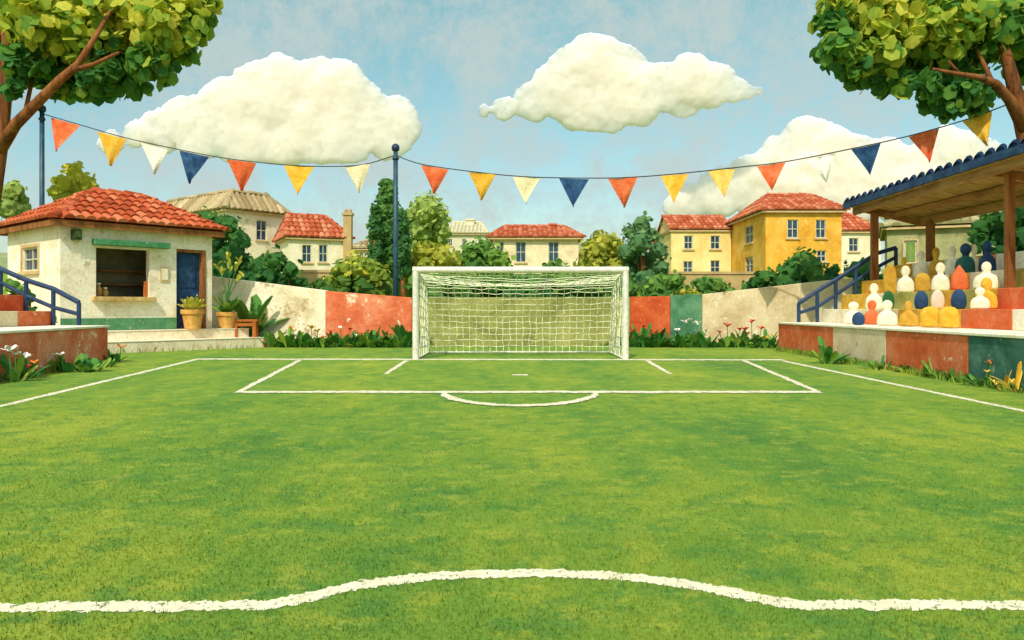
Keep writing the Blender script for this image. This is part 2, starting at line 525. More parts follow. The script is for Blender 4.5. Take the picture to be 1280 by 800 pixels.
line_strip('touch_line', [g2(245, 449.5), g2(0, 508), g2(-420, 608), (-5.6, 0.0), (-5.2, -8.0)], (0.14, 0.06), z=0.003)
line_strip('touch_line', [g2(978, 451), g2(1280, 514), g2(1700, 601), (5.3, 0.0), (5.0, -8.0)], (0.14, 0.06), z=0.003)
line_strip('goal_line', [g2(243, 449), g2(980, 450)], 0.42, z=0.005)
line_strip('penalty_area_line', [g2(375, 450.5), g2(299, 490)], (0.12, 0.1), z=0.007)
line_strip('penalty_area_line', [g2(930, 451), g2(1022, 490)], (0.12, 0.1), z=0.007)
line_strip('penalty_area_line', [g2(296, 490.5), g2(1025, 490.5)], 0.28, z=0.009)
line_strip('goal_area_line', [g2(508, 451), g2(482, 468)], (0.12, 0.08), z=0.007)
line_strip('goal_area_line', [g2(809, 451), g2(838, 468)], (0.12, 0.08), z=0.007)
arc = []
for i in range(25):
    t = math.pi * i / 24
    arc.append(g2(650 - 95 * math.cos(t), 491.5 + 16 * math.sin(t)))
line_strip('penalty_arc', arc, lambda f: 0.07 + 0.13 * math.sin(math.pi * f), z=0.011)
line_strip('penalty_spot', [g2(640, 469), g2(660, 469)], 0.22, z=0.007)
ctr = [(-700, 770), (-200, 764), (0, 760), (120, 759), (250, 758), (330, 757), (360, 752), (395, 744), (440, 734), (490, 726), (540, 721), (600, 718.5),
       (650, 717.5), (700, 717.5), (760, 720), (810, 724), (860, 731), (905, 739), (940, 747), (975, 754), (1010, 756.5), (1100, 756.5), (1280, 757), (1500, 760), (2000, 768)]
line_strip('centre_line', [g2(*p) for p in ctr], 0.105, z=0.003, step=0.012)

# ------------------------------------------------------------------ real blades of turf
def blades(name, XY, hgt, wid, mat, lean=0.5, seed=2):
    g = np.random.default_rng(seed)
    n = len(XY)
    a = g.uniform(0, 2 * np.pi, n)
    h = hgt * g.uniform(0.5, 1.15, n)
    w = wid * g.uniform(0.7, 1.3, n)
    ln = g.uniform(0.1, 1.0, n) * lean
    b = g.uniform(0, 2 * np.pi, n)
    dx, dy = np.cos(a), np.sin(a)
    lx, ly = np.cos(b) * ln * h, np.sin(b) * ln * h
    x, y = XY[:, 0], XY[:, 1]
    z0 = np.full(n, -0.004)
    V = np.stack([np.stack([x - dx * w / 2, y - dy * w / 2, z0], -1), np.stack([x + dx * w / 2, y + dy * w / 2, z0], -1),
                  np.stack([x + dx * w * .35 + lx * .4, y + dy * w * .35 + ly * .4, h * .6], -1),
                  np.stack([x + lx, y + ly, h * (1 - .25 * ln)], -1),
                  np.stack([x - dx * w * .35 + lx * .4, y - dy * w * .35 + ly * .4, h * .6], -1)], 1).reshape(-1, 3)
    me = bpy.data.meshes.new(name)
    me.vertices.add(n * 5)
    me.vertices.foreach_set('co', V.astype(np.float32).ravel())
    me.loops.add(n * 5)
    me.loops.foreach_set('vertex_index', np.arange(n * 5, dtype=np.int32))
    me.polygons.add(n)
    me.polygons.foreach_set('loop_start', np.arange(0, n * 5, 5, dtype=np.int32))
    me.update(calc_edges=True)
    me.validate()
    me.materials.append(mat)
    o = bpy.data.objects.new(name, me)
    COL.objects.link(o)
    return tag(o, kind='stuff')


def near_turf():
    g = np.random.default_rng(5)
    pts = []
    for y0, y1, per in ((2.45, 3.2, 5200), (3.2, 4.2, 3600), (4.2, 5.6, 2200), (5.6, 7.5, 1200), (7.5, 10.5, 520)):
        hw = 0.70 * y1 + 0.25
        n = int(per * (y1 - y0) * 2 * hw)
        q = np.stack([g.uniform(-hw, hw, n), g.uniform(y0, y1, n)], -1)
        pts.append(q[np.abs(q[:, 0]) < 0.70 * q[:, 1] + 0.25])
    q = np.concatenate(pts)
    # worn away where the centre line is painted
    c = np.array([g2(*p_) for p_ in ctr])
    yl = np.interp(q[:, 0], c[:, 0], c[:, 1])
    on = np.abs(q[:, 1] - yl) < 0.056
    q = q[~(on & (g.random(len(q)) < 0.93))]
    o = blades('grass', q, 0.016, 0.005, M['grass'])
    tag(o, 'short mown green grass of the pitch', 'grass')


near_turf()

# ------------------------------------------------------------------ foliage
RNG = np.random.default_rng(11)
_la = np.linspace(0, 2 * np.pi, 12, endpoint=False)
_lr = 0.43 * (1 + 0.07 * np.cos(6 * _la)) * (1 + 0.06 * np.cos(_la))
LEAF = np.stack([_lr * np.sin(_la) * 0.86, _lr * np.cos(_la) * 1.05, 0.03 * np.abs(np.sin(_la)) - 0.02 * np.cos(_la) ** 2], -1)
LEAF_S = np.array([[0, -0.5, 0], [0.36, -0.22, 0.05], [0.34, 0.2, 0.07], [0, 0.48, 0.02], [-0.34, 0.2, 0.07], [-0.36, -0.22, 0.05]])


def leaf_cloud(blobs, per_area, size, tone_var=0.25, squash=1.0, droop=0.3, shell=0.55, LEAF=LEAF_S):
    """blobs: list of (x, y, z, r, tone). Leaf faces spread through each blob's volume, denser near its skin."""
    Vs, tones = [], []
    for (x, y, z, r, tone) in blobs:
        n = max(12, int(per_area * r * r))
        d = RNG.normal(size=(n, 3))
        d /= np.linalg.norm(d, axis=1)[:, None]
        rad = r * (shell + (1 - shell) * RNG.random(n) ** 0.6) * (1 + 0.16 * RNG.normal(size=n))
        c = d * rad[:, None]
        c[:, 2] *= squash
        c += np.array([x, y, z])
        nrm = d * 0.75 + RNG.normal(size=(n, 3)) * 0.55 + np.array([0, 0, 0.35])
        nrm /= np.linalg.norm(nrm, axis=1)[:, None]
        t = RNG.normal(size=(n, 3)) + np.array([0, 0, -droop * 3])
        t -= nrm * np.sum(t * nrm, axis=1)[:, None]
        t /= np.linalg.norm(t, axis=1)[:, None]
        s = np.cross(nrm, t)
        sz = size * (0.65 + 0.7 * RNG.random(n))
        P_ = (c[:, None, :] + (s[:, None, :] * LEAF[None, :, 0:1] + t[:, None, :] * LEAF[None, :, 1:2] + nrm[:, None, :] * LEAF[None, :, 2:3]) * sz[:, None, None])
        Vs.append(P_.reshape(-1, 3))
        tones.append(np.clip(tone + RNG.normal(size=n) * tone_var, 0, 1))
    V = np.concatenate(Vs)
    T = np.concatenate(tones)
    return V, T


def add_leaves(mb, tones, V, T, LEAF=LEAF_S):
    n0 = len(mb.v)
    mb.v.extend(map(tuple, V))
    k = len(LEAF)
    mb.f.extend([tuple(range(n0 + i * k, n0 + (i + 1) * k)) for i in range(len(T))])
    tones.extend(T.tolist())


ICO_CACHE = {}


def ico(sub):
    if sub not in ICO_CACHE:
        bm = bmesh.new()
        bmesh.ops.create_icosphere(bm, subdivisions=sub, radius=1)
        ICO_CACHE[sub] = (np.array([v.co[:] for v in bm.verts]), [tuple(v.index for v in f.verts) for f in bm.faces])
        bm.free()
    return ICO_CACHE[sub]


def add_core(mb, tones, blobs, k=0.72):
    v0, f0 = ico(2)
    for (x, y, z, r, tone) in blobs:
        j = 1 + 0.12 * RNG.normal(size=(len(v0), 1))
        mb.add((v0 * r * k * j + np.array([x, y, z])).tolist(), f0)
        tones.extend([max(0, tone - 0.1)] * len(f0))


def px_blobs(circles, d, ddep=0.8):
    """circles in photo pixels (cx, cy, r, tone) placed round depth d as volumes of real size."""
    out = []
    for c in circles:
        cx, cy, r = c[:3]
        tone = c[3] if len(c) > 3 else 0.4  # hand-set tones mostly paint crowns lit above, shaded below
        dd = d + (c[4] if len(c) > 4 else RNG.uniform(-ddep, ddep))
        p = P(cx, cy, dd)
        out.append((p.x, p.y, p.z, r * dd / FOC, tone))
    return out


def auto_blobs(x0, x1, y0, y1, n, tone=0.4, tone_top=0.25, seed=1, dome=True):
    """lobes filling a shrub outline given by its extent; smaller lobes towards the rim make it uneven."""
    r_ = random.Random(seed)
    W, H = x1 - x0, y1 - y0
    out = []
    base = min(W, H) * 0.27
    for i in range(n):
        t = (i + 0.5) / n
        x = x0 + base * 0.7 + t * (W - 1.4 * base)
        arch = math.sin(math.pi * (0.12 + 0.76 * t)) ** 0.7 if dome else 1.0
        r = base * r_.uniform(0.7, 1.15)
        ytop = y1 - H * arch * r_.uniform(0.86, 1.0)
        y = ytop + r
        out.append((x, y, r, tone + tone_top * r_.uniform(0.3, 1.2)))  # top lobes paler: light from above put into leaf tone
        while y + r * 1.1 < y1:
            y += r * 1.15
            out.append((x + r_.uniform(-0.3, 0.3) * r, y, r * r_.uniform(0.9, 1.2), tone + r_.uniform(-0.25, 0.05)))  # lower lobes darker: shade put into leaf tone
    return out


def gz(x, y):
    return float(2.9 * sstep(36.2, 39, np.float64(y)) + 1.3 * sstep(46, 90, np.float64(y)))


def shrub(name, label, cat, circles, d, mat, size=0.22, dens=170, group=None, trunk=False, core=0.72, ddep=0.8, tv=0.2):
    blobs = px_blobs(circles, d, ddep)
    cx = sum(b[0] for b in blobs) / len(blobs)
    zb = gz(cx, d)
    t = thing(name, (cx, d, zb), label, cat, group)
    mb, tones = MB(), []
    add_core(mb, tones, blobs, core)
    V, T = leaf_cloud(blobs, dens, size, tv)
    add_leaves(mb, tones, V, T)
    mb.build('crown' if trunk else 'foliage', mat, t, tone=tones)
    tm = MB()
    zc = min(b[2] for b in blobs)
    if trunk:
        zmid = sum(b[2] for b in blobs) / len(blobs)
        tm.tube([(cx, d, zb - 0.2), (cx + 0.05, d, (zb + zc) / 2), (cx - 0.03, d, zmid)], [0.16, 0.12, 0.06], 8)
        for b in (blobs[:4] if 'cypress' not in name else []):
            tm.tube([(cx, d, zc), (b[0], b[1], b[2])], [0.07, 0.03], 6)
        tm.build('trunk', M['bark'], t, smooth=True)
    else:
        for k in range(4):
            b = blobs[k * len(blobs) // 4]
            tm.tube([(cx + (b[0] - cx) * 0.4, d, zb - 0.1), (b[0], b[1], b[2])], [0.05, 0.02], 6)
        tm.build('stem', M['bark'], t, smooth=True)
    return t


# ------------------------------------------------------------------ walls / windows / roofs
def ray_face(px, o, u):
    k = (px - 640) / FOC
    return (k * o.y - o.x) / (u.x - k * u.y)


def face_rect(cx, cy, w, h, o, u):
    """window given by its place in the photo -> (s, z, width, height) on the wall through o along u."""
    s0, s1 = ray_face(cx - w / 2, o, u), ray_face(cx + w / 2, o, u)
    d = o.y + u.y * (s0 + s1) / 2
    zc = EYE + (HORIZON - cy) * d / FOC
    hh = h * d / FOC
    return (s0, zc - hh / 2, s1 - s0, hh)


def holed_wall(mb, o, u, n, w, z0, z1, holes, depth=0.16):
    """outer skin of a wall with rectangular openings and their reveals. holes: (s, z, w, h)."""
    xs = sorted({0.0, w} | {h[0] for h in holes} | {h[0] + h[2] for h in holes})
    zs = sorted({z0, z1} | {h[1] for h in holes} | {h[1] + h[3] for h in holes})
    pt = lambda s, z, t=0.0: (o.x + u.x * s + n.x * t, o.y + u.y * s + n.y * t, z)
    for a, b in zip(xs[:-1], xs[1:]):
        for c, d in zip(zs[:-1], zs[1:]):
            m_, q = (a + b) / 2, (c + d) / 2
            if any(h[0] < m_ < h[0] + h[2] and h[1] < q < h[1] + h[3] for h in holes):
                continue
            mb.quad(pt(a, c), pt(b, c), pt(b, d), pt(a, d))
    for (s, z, ww, hh) in holes:
        a, b, c, d = s, s + ww, z, z + hh
        mb.quad(pt(a, c), pt(a, d), pt(a, d, -depth), pt(a, c, -depth))
        mb.quad(pt(b, d), pt(b, c), pt(b, c, -depth), pt(b, d, -depth))
        mb.quad(pt(a, d), pt(b, d), pt(b, d, -depth), pt(a, d, -depth))
        mb.quad(pt(b, c), pt(a, c), pt(a, c, -depth), pt(b, c, -depth))


def window(t, o, u, n, rect, nx=2, ny=2, sill=True, bar=0.05, surround=None, shutters=None):
    s, z, w, h = rect
    o0 = Vector((o.x, o.y, 0))
    f = MB()
    fb = bar * 1.1
    f.obox(o0, u, n, s + 0.004, s + fb, -0.12, -0.05, z + 0.004, z + h - 0.004)
    f.obox(o0, u, n, s + w - fb, s + w - 0.004, -0.12, -0.05, z + 0.004, z + h - 0.004)
    f.obox(o0, u, n, s + fb, s + w - fb, -0.12, -0.05, z + 0.004, z + fb)
    f.obox(o0, u, n, s + fb, s + w - fb, -0.12, -0.05, z + h - fb, z + h - 0.004)
    for i in range(1, nx):
        x = s + w * i / nx
        f.obox(o0, u, n, x - bar * 0.4, x + bar * 0.4, -0.115, -0.06, z + fb, z + h - fb)
    for j in range(1, ny):
        y = z + h * j / ny
        f.obox(o0, u, n, s + fb, s + w - fb, -0.113, -0.062, y - bar * 0.4, y + bar * 0.4)
    wn = f.build('window', M['frame_white'], t)
    if surround:
        f = MB()
        e = surround
        f.obox(o0, u, n, s - e, s - 0.003, -0.01, 0.03, z - 0.003, z + h + e)
        f.obox(o0, u, n, s + w + 0.003, s + w + e, -0.01, 0.03, z - 0.003, z + h + e)
        f.obox(o0, u, n, s - 0.003, s + w + 0.003, -0.01, 0.028, z + h + 0.003, z + h + e)
        f.build('surround', M['frame_tan'], wn)
    p = MB()
    p.obox(o0, u, n, s - 0.02, s + w + 0.02, -0.14, -0.10, z - 0.02, z + h + 0.02)
    p.build('pane', M['glass'], wn)
    if sill:
        q = MB()
        q.obox(o0, u, n, s - 0.1, s + w + 0.1, -0.05, 0.09, z - 0.09, z - 0.002)
        q.build('sill', M['frame_tan'], wn)
    if shutters:
        for a in (0, 1):
            q = MB()
            x0 = s + fb + a * (w / 2 - fb) + 0.008
            x1 = x0 + w / 2 - fb - 0.016
            q.obox(o0, u, n, x0, x1, -0.045, -0.015, z + fb, z + h - fb)
            for k in range(9):
                zz = z + fb + (h - 2 * fb) * (k + 0.5) / 9
                q.obox(o0, u, n, x0 + 0.06, x1 - 0.06, -0.014, 0.0, zz - 0.03, zz + 0.015)
            q.build('shutter', shutters, wn)
    return wn


def in_poly(p, poly):
    s = None
    for i in range(len(poly)):
        a, b = poly[i], poly[(i + 1) % len(poly)]
        c = (b[0] - a[0]) * (p[1] - a[1]) - (b[1] - a[1]) * (p[0] - a[0])
        if abs(c) < 1e-9:
            continue
        if s is None:
            s = c > 0
        elif (c > 0) != s:
            return False
    return True


def tiled_plane(mb, pts, sp=0.24, tl=0.42, rad=None, seg=5, jit=0.02, base_mb=None):
    """pts: convex polygon, pts[0]->pts[1] is the eave. Courses of overlapping half-round tiles over a flat bed."""
    pts = [Vector(p) for p in pts]
    u = (pts[1] - pts[0]).normalized()
    nrm = (pts[1] - pts[0]).cross(pts[-1] - pts[0]).normalized()
    if nrm.z < 0:
        nrm = -nrm
    up = nrm.cross(u)
    if up.z < 0:
        up = -up
    o = pts[0]
    loc = [((p - o).dot(u), (p - o).dot(up)) for p in pts]
    tm = max(p[1] for p in loc)
    smin, smax = min(p[0] for p in loc), max(p[0] for p in loc)
    (base_mb or mb).add(pts, [tuple(range(len(pts)))])
    rad = rad or sp * 0.5
    ncol = max(1, int(round((smax - smin) / sp)))
    sp2 = (smax - smin) / ncol
    nrow = max(1, int(round(tm / tl)))
    tl2 = tm / nrow
    for i in range(ncol):
        sc = smin + (i + 0.5) * sp2
        for j in range(nrow):
            t0 = j * tl2
            if not in_poly((sc, t0 + tl2 * 0.45), loc):
                continue
            t1 = t0 + tl2 * 1.12
            t0 -= 0.03 if j == 0 else 0
            # trim at sloping edges
            for q in range(6):
                if in_poly((sc, t1 - tl2 * 0.12), loc):
                    break
                t1 -= tl2 * 0.12
            js = random.uniform(-jit, jit)
            vs = []
            for (t, lift, rr) in ((t0, 0.035, rad * 1.04), (t1, 0.0, rad * 0.86)):
                for k in range(seg + 1):
                    a = math.pi * k / seg
                    vs.append(o + u * (sc + js - math.cos(a) * rr) + up * t + nrm * (math.sin(a) * rr * 0.8 + lift))
            n = seg + 1
            fs = [(k, k + 1, n + k + 1, n + k) for k in range(seg)] + [tuple(range(n))]
            mb.add(vs, fs)


def ridge_tiles(mb, a, b, r=0.12, tl=0.42):
    a = Vector(a); b = Vector(b)
    L = (b - a).length
    n = max(1, int(L / tl))
    d = (b - a).normalized()
    side = d.cross(Vector((0, 0, 1))).normalized()
    up = side.cross(d).normalized()
    for i in range(n):
        p0 = a + d * (L * i / n - 0.02)
        p1 = a + d * (L * (i + 1) / n + 0.05)
        vs = []
        for p, rr, lift in ((p0, r * 1.08, 0.03), (p1, r * 0.9, 0.0)):
            for k in range(7):
                an = math.pi * k / 6
                vs.append(p + side * (-math.cos(an) * rr) + up * (math.sin(an) * rr * 0.9 + lift - 0.03))
        mb.add(vs, [(k, k + 1, 8 + k, 7 + k) for k in range(6)] + [tuple(range(7)), tuple(range(13, 6, -1))])


def hip_roof(t, O, u, v, w, dep, ze, zr, ov, mat, sp=0.3, tl=0.5, hip=(1, 1), ridge_along='u', fascia=None, fh=0.16):
    """hip (or gable where hip=0) roof over the rectangle O + u*w + v*dep."""
    c = lambda s, q, z: Vector((O.x + u.x * s + v.x * q, O.y + u.y * s + v.y * q, z))
    mb = MB()
    A, B, C_, D = c(-ov, -ov, ze), c(w + ov, -ov, ze), c(w + ov, dep + ov, ze), c(-ov, dep + ov, ze)
    if ridge_along == 'u':
        h = (dep + 2 * ov) / 2
        i0 = min(h, w * 0.45) * hip[0] - (0 if hip[0] else ov)
        i1 = min(h, w * 0.45) * hip[1] - (0 if hip[1] else ov)
        R0, R1 = c(-ov + i0 if hip[0] else -ov, dep / 2, zr), c(w + ov - i1 if hip[1] else w + ov, dep / 2, zr)
        planes = [[A, B, R1, R0], [C_, D, R0, R1]]
        planes += [[D, A, R0]] if hip[0] else []
        planes += [[B, C_, R1]] if hip[1] else []
        hips = ([(A, R0), (D, R0)] if hip[0] else []) + ([(B, R1), (C_, R1)] if hip[1] else []) + [(R0, R1)]
    else:
        h = (w + 2 * ov) / 2
        i0 = min(h, dep * 0.45)
        R0, R1 = c(w / 2, -ov + i0 * hip[0] if hip[0] else -ov, zr), c(w / 2, dep + ov - i0 * hip[1] if hip[1] else dep + ov, zr)
        planes = [[D, A, R0, R1], [B, C_, R1, R0]]
        planes += [[A, B, R0]] if hip[0] else []
        planes += [[C_, D, R1]] if hip[1] else []
        hips = ([(A, R0), (B, R0)] if hip[0] else []) + ([(C_, R1), (D, R1)] if hip[1] else []) + [(R0, R1)]
    if ridge_along == 'flat':
        q = hip[0]
        T = [c(q, q, zr), c(w - q, q, zr), c(w - q, dep - q, zr), c(q, dep - q, zr)]
        E = [A, B, C_, D]
        planes = [[E[k], E[(k + 1) % 4], T[(k + 1) % 4], T[k]] for k in range(4)]
        hips = [(E[k], T[k]) for k in range(4)] + [(T[k], T[(k + 1) % 4]) for k in range(4)]
        mb.quad(*T)
    for p in planes:
        tiled_plane(mb, p, sp, tl)
    for a, b in hips:
        ridge_tiles(mb, a, b, r=sp * 0.52, tl=tl)
    # soffit
    dz = Vector((0, 0, -0.03))
    mb.quad(A + dz, B + dz, C_ + dz, D + dz)
    r = mb.build('roof', mat, t)
    f = MB()
    e = 0.04
    zb, zt = ze - fh, ze - 0.035
    O2 = Vector((O.x, O.y, 0))
    nv = -v
    f.obox(O2, u, nv, -ov + 0.02, w + ov - 0.02, ov - 0.06, ov - 0.02, zb, zt)
    f.obox(O2, u, nv, -ov + 0.02, w + ov - 0.02, -dep - ov + 0.02, -dep - ov + 0.06, zb, zt)
    f.obox(O2, u, nv, -ov + 0.02, -ov + 0.06, -dep - ov + 0.063, ov - 0.063, zb, zt)
    f.obox(O2, u, nv, w + ov - 0.06, w + ov - 0.02, -dep - ov + 0.063, ov - 0.063, zb, zt)
    f.build('fascia', fascia or M['wood'], t)
    return r


def house(name, label, px, d, ang, px_right, px_left=None, dep=None, y_eave=None, y_base=None, y_ridge=None, d_ridge=None, wall=None, roof=None,
          front=(), left=(), right=(), ov=0.22, sp=0.34, tl=0.55, hip=(1, 1), ridge_along='u', group='houses beyond the pitch wall', cat='house', w=None,
          fascia=None, zbase=None, base_band=None, nwin=(2, 2), wall_parts=None):
    u = Vector((math.cos(ang), math.sin(ang), 0))
    v = Vector((-u.y, u.x, 0))
    O = Vector(((px - 640) / FOC * d, d, 0))
    w = w or ray_face(px_right, O, u)
    if dep is None:
        dep = ray_face(px_left, O, v)
    ze = EYE + (HORIZON - y_eave) * d / FOC
    zb = zbase if zbase is not None else EYE + (HORIZON - y_base) * d / FOC
    mid = O + u * (w / 2) + v * (dep / 2)
    zr = EYE + (HORIZON - y_ridge) * (d_ridge or mid.y) / FOC
    t = thing(name, (O.x, O.y, zb), label, cat, group)
    mb = MB()
    nF, nL, nR = -v, -u, u
    Lo = O + v * dep
    Ro = O + u * w
    hf = [face_rect(*q[:4], O, u) for q in front]
    hl = [face_rect(*q[:4], Lo, -v) for q in left]
    hr = [face_rect(*q[:4], Ro, v) for q in right]
    holed_wall(mb, O, u, nF, w, zb - 1.5, ze, hf)
    holed_wall(mb, Lo, -v, nL, dep, zb - 1.5, ze, hl)
    holed_wall(mb, Ro, v, nR, dep, zb - 1.5, ze, hr)
    holed_wall(mb, Ro + v * dep, -u, v, w, zb - 1.5, ze, [])
    if 0 in hip:   # gable ends
        if ridge_along == 'u':
            for q, s in ((0, 0), (1, w)):
                if not hip[q]:
                    a, b = O + u * s, O + u * s + v * dep
                    m_ = (a + b) / 2
                    mb.quad((a.x, a.y, ze), (b.x, b.y, ze), (m_.x, m_.y, zr - 0.06))
    mb.build('wall', wall, t)
    for r in hf: window(t, O, u, nF, r, *nwin)
    for r in hl: window(t, Lo, -v, nL, r, *nwin)
    for r in hr: window(t, Ro, v, nR, r, *nwin)
    hip_roof(t, O, u, v, w, dep, ze, zr, ov, roof, sp, tl, hip, ridge_along, fascia=fascia or M['frame_tan'], fh=0.14)
    return t, O, u, v, w, dep, ze, zr


# ------------------------------------------------------------------ houses
tA, O, u, v, w, dep, ze, zr = house('village_house', 'tall cream house with grey-brown hipped roof, rising behind the snack hut', 283, 52, math.radians(50), 356, dep=10.0,
      y_eave=261, y_base=350, y_ridge=241, d_ridge=54, wall=M['cream_house'], roof=M['tile_grey'], front=[(327, 288, 13, 25)], ov=0.25, sp=0.42, tl=1.2, hip=(0.9, 0.9), ridge_along='flat')
tB, O, u, v, w, dep, ze, zr = house('village_house', 'low cream house with red roof and tall square chimney, right of the grey-roofed house', 361, 50, math.radians(25), 436, dep=4.2,
      y_eave=296, y_base=342, y_ridge=270, wall=M['cream_house'], roof=M['tile_pale_red'], front=[(383.5, 317, 12, 22), (404, 317, 11, 22)], hip=(0.3, 0.75))
ch = MB()
p = P(435, 300, 51.5)
ch.box((p.x - 0.26, p.y - 0.26, 3.5), (p.x + 0.26, p.y + 0.26, 7.2))
ch.box((p.x - 0.33, p.y - 0.33, 7.203), (p.x + 0.33, p.y + 0.33, 7.36))
for s in (-0.14, 0.14):
    ch.lathe((p.x + s, p.y, 7.363), [(0.1, 0), (0.12, 0.18), (0.08, 0.26)], 10)
ch.build('chimney', M['retaining'], tB)
tE, O, u, v, w, dep, ze, zr = house('village_house', 'long cream house with low red roof and chimney, seen right above the goal', 616, 55, 0.0, 723, dep=6.5,
      y_eave=297, y_base=345, y_ridge=283, wall=M['plaster_tan'], roof=M['tile_pale_red'], front=[(625, 313, 10, 22), (651, 315, 13, 26), (692, 315, 13, 26)], ov=0.35, hip=(0.45, 0.45))
ch = MB()
p = P(691, 285, 58)
ch.box((p.x - 0.24, p.y - 0.24, 6.4), (p.x + 0.24, p.y + 0.24, 7.25))
ch.box((p.x - 0.3, p.y - 0.3, 7.253), (p.x + 0.3, p.y + 0.3, 7.37))
ch.build('chimney', M['tile_pale_red'], tE)
tF, *_ = house('village_house', 'pale yellow two-storey house with red roof, left of the ochre house', 839, 53, 0.0, 914, dep=5.0,
      y_eave=287, y_base=343, y_ridge=271, wall=M['pale_yellow_house'], roof=M['tile_pale_red'],
      front=[(860.5, 303, 11, 17), (894, 303, 12, 17), (860, 335, 12, 17), (894, 334, 12, 17)], hip=(0, 0), ov=0.15)
tG, *_ = house('village_house', 'ochre yellow two-storey house with red hipped roof, largest on the right', 957, 46, 0.0, 1052, px_left=913,
      y_eave=263, y_base=345, y_ridge=244, wall=M['yellow_house'], roof=M['tile_pale_red'],
      front=[(991, 286, 14, 23), (1026, 286, 13, 23), (1027, 320, 12, 14)], left=[(936, 293, 10, 22), (936, 331, 10, 20)], ridge_along='u', ov=0.25, hip=(0.8, 0.35))
tH, *_ = house('village_house', 'small cream house with red roof, half hidden behind the ochre house', 1046, 56, 0.0, 1101, dep=5.0,
      y_eave=289, y_base=345, y_ridge=268, wall=M['cream_house'], roof=M['tile_pale_red'], front=[(1067, 306, 12, 17)], ov=0.2)
tI, O, u, v, w, dep, ze, zr = house('village_house', 'grey-green house with green shutters, right behind the spectator stand', 1109, 36, math.radians(-24), 1330, w=9.0, dep=6.0,
      y_eave=284, zbase=1.2, y_ridge=262, wall=M['olive_house'], roof=M['tile_olive'], front=(), ov=0.25, sp=0.4, tl=1.2)
r = face_rect(1138, 315, 16, 28, O, u)
window(tI, O, u, -v, r, 2, 3, True, 0.06, surround=0.06, shutters=surf('pale_green_shutter_paint', S(112, 140, 64), S(136, 160, 82), None, 4))
# windows on a wall that was built whole: sit 16 cm proud in their surround
for ob in list(tI.children):
    if ob.name.startswith('window'):
        ob.location += (-v) * 0.16
tD, *_ = house('village_house', 'hazy pale grey house far off, left of the house above the goal', 556, 86, 0.0, 607, dep=8.0,
      y_eave=292, y_base=315, y_ridge=278, wall=M['far_house'], roof=surf('hazed_pale_roof', S(196, 188, 150), S(214, 206, 170), None, 0.8), front=[(563, 303, 5, 9), (580, 303, 5, 9)], ov=0.3, sp=0.4, tl=1.0, hip=(0.5, 0.5))  # roof paled too: haze is in the colour
ch = MB()
p = P(588, 276, 89)
ch.box((p.x - 0.45, p.y - 0.4, 9.0), (p.x + 0.45, p.y + 0.4, EYE + 110 * 0.089))
ch.box((p.x - 0.55, p.y - 0.5, EYE + 110 * 0.089 + 0.003), (p.x + 0.55, p.y + 0.5, EYE + 110 * 0.089 + 0.2))
ch.build('chimney', M['far_house'], tD)
tK, *_ = house('village_house', 'distant tan house with orange roof, peeking out left of the pale yellow house', 822, 78, 0.0, 850, dep=5.0,
      y_eave=305, y_base=330, y_ridge=296, wall=M['plaster_tan'], roof=M['tile_pale_red'], front=[(829, 316, 5, 9)], ov=0.3, sp=0.5, tl=1.0)
tL, *_ = house('village_house', 'distant low tan house with brown roof, beside the tall chimney', 441, 76, 0.0, 478, dep=5.0,
      y_eave=311, y_base=335, y_ridge=301, wall=M['plaster_tan'], roof=M['tile_grey'], front=[(452, 320, 5, 8)], ov=0.3, sp=0.5, tl=1.0)
tN, *_ = house('village_house', 'distant tan house just right of the house above the goal', 726, 80, 0.0, 760, dep=5.0,
      y_eave=316, y_base=335, y_ridge=311, wall=M['retaining'], roof=M['tile_grey'], front=[(744, 323, 5, 8)], ov=0.3, sp=0.5, tl=1.0)

# retaining walls on the slope below the houses
for xa, xb_, yt, lab in ((362, 424, 341, 'tan retaining wall below the low cream house with the tall chimney'), (836, 962, 343, 'tan retaining wall below the pale yellow and ochre houses')):
    mb = MB()
    p0, p1 = P(xa, yt, 36), P(xb_, yt, 36)
    mb.box((p0.x, 35.8, -0.2), (p1.x, 36.2, p0.z))
    mb.box((p0.x - 0.03, 35.75, p0.z + 0.003), (p1.x + 0.03, 36.25, p0.z + 0.12))
    single(mb, 'retaining_wall', M['retaining'], (p0.x, 36, 0), lab, 'wall', kind='thing')

# ------------------------------------------------------------------ distant hills
def hills():
    xs = np.linspace(-260, 260, 131)
    ys = np.linspace(150, 330, 40)
    X, Y = np.meshgrid(xs, ys)
    prof = 9.5 + 4.0 * np.sin(X * 0.033 + 1.0) + 2.6 * np.sin(X * 0.083) + 1.2 * np.sin(X * 0.21 + 2)
    Z = 3.5 + np.maximum(prof, 2) * np.sin(np.clip((Y - 150) / 180, 0, 1) * math.pi) ** 0.8 + RNG.normal(size=X.shape) * 0.35
    mb = MB()
    mb.v = [tuple(p) for p in np.stack([X, Y, Z], -1).reshape(-1, 3)]
    nx, ny = len(xs), len(ys)
    mb.f = [(j * nx + i, j * nx + i + 1, (j + 1) * nx + i + 1, (j + 1) * nx + i) for j in range(ny - 1) for i in range(nx - 1)]
    structure(mb, 'hills', surf('wooded_hillside', S(112, 128, 78), S(140, 150, 96), S(164, 166, 112), 0.09, bump=0.6, bscale=0.6), smooth=True)


hills()

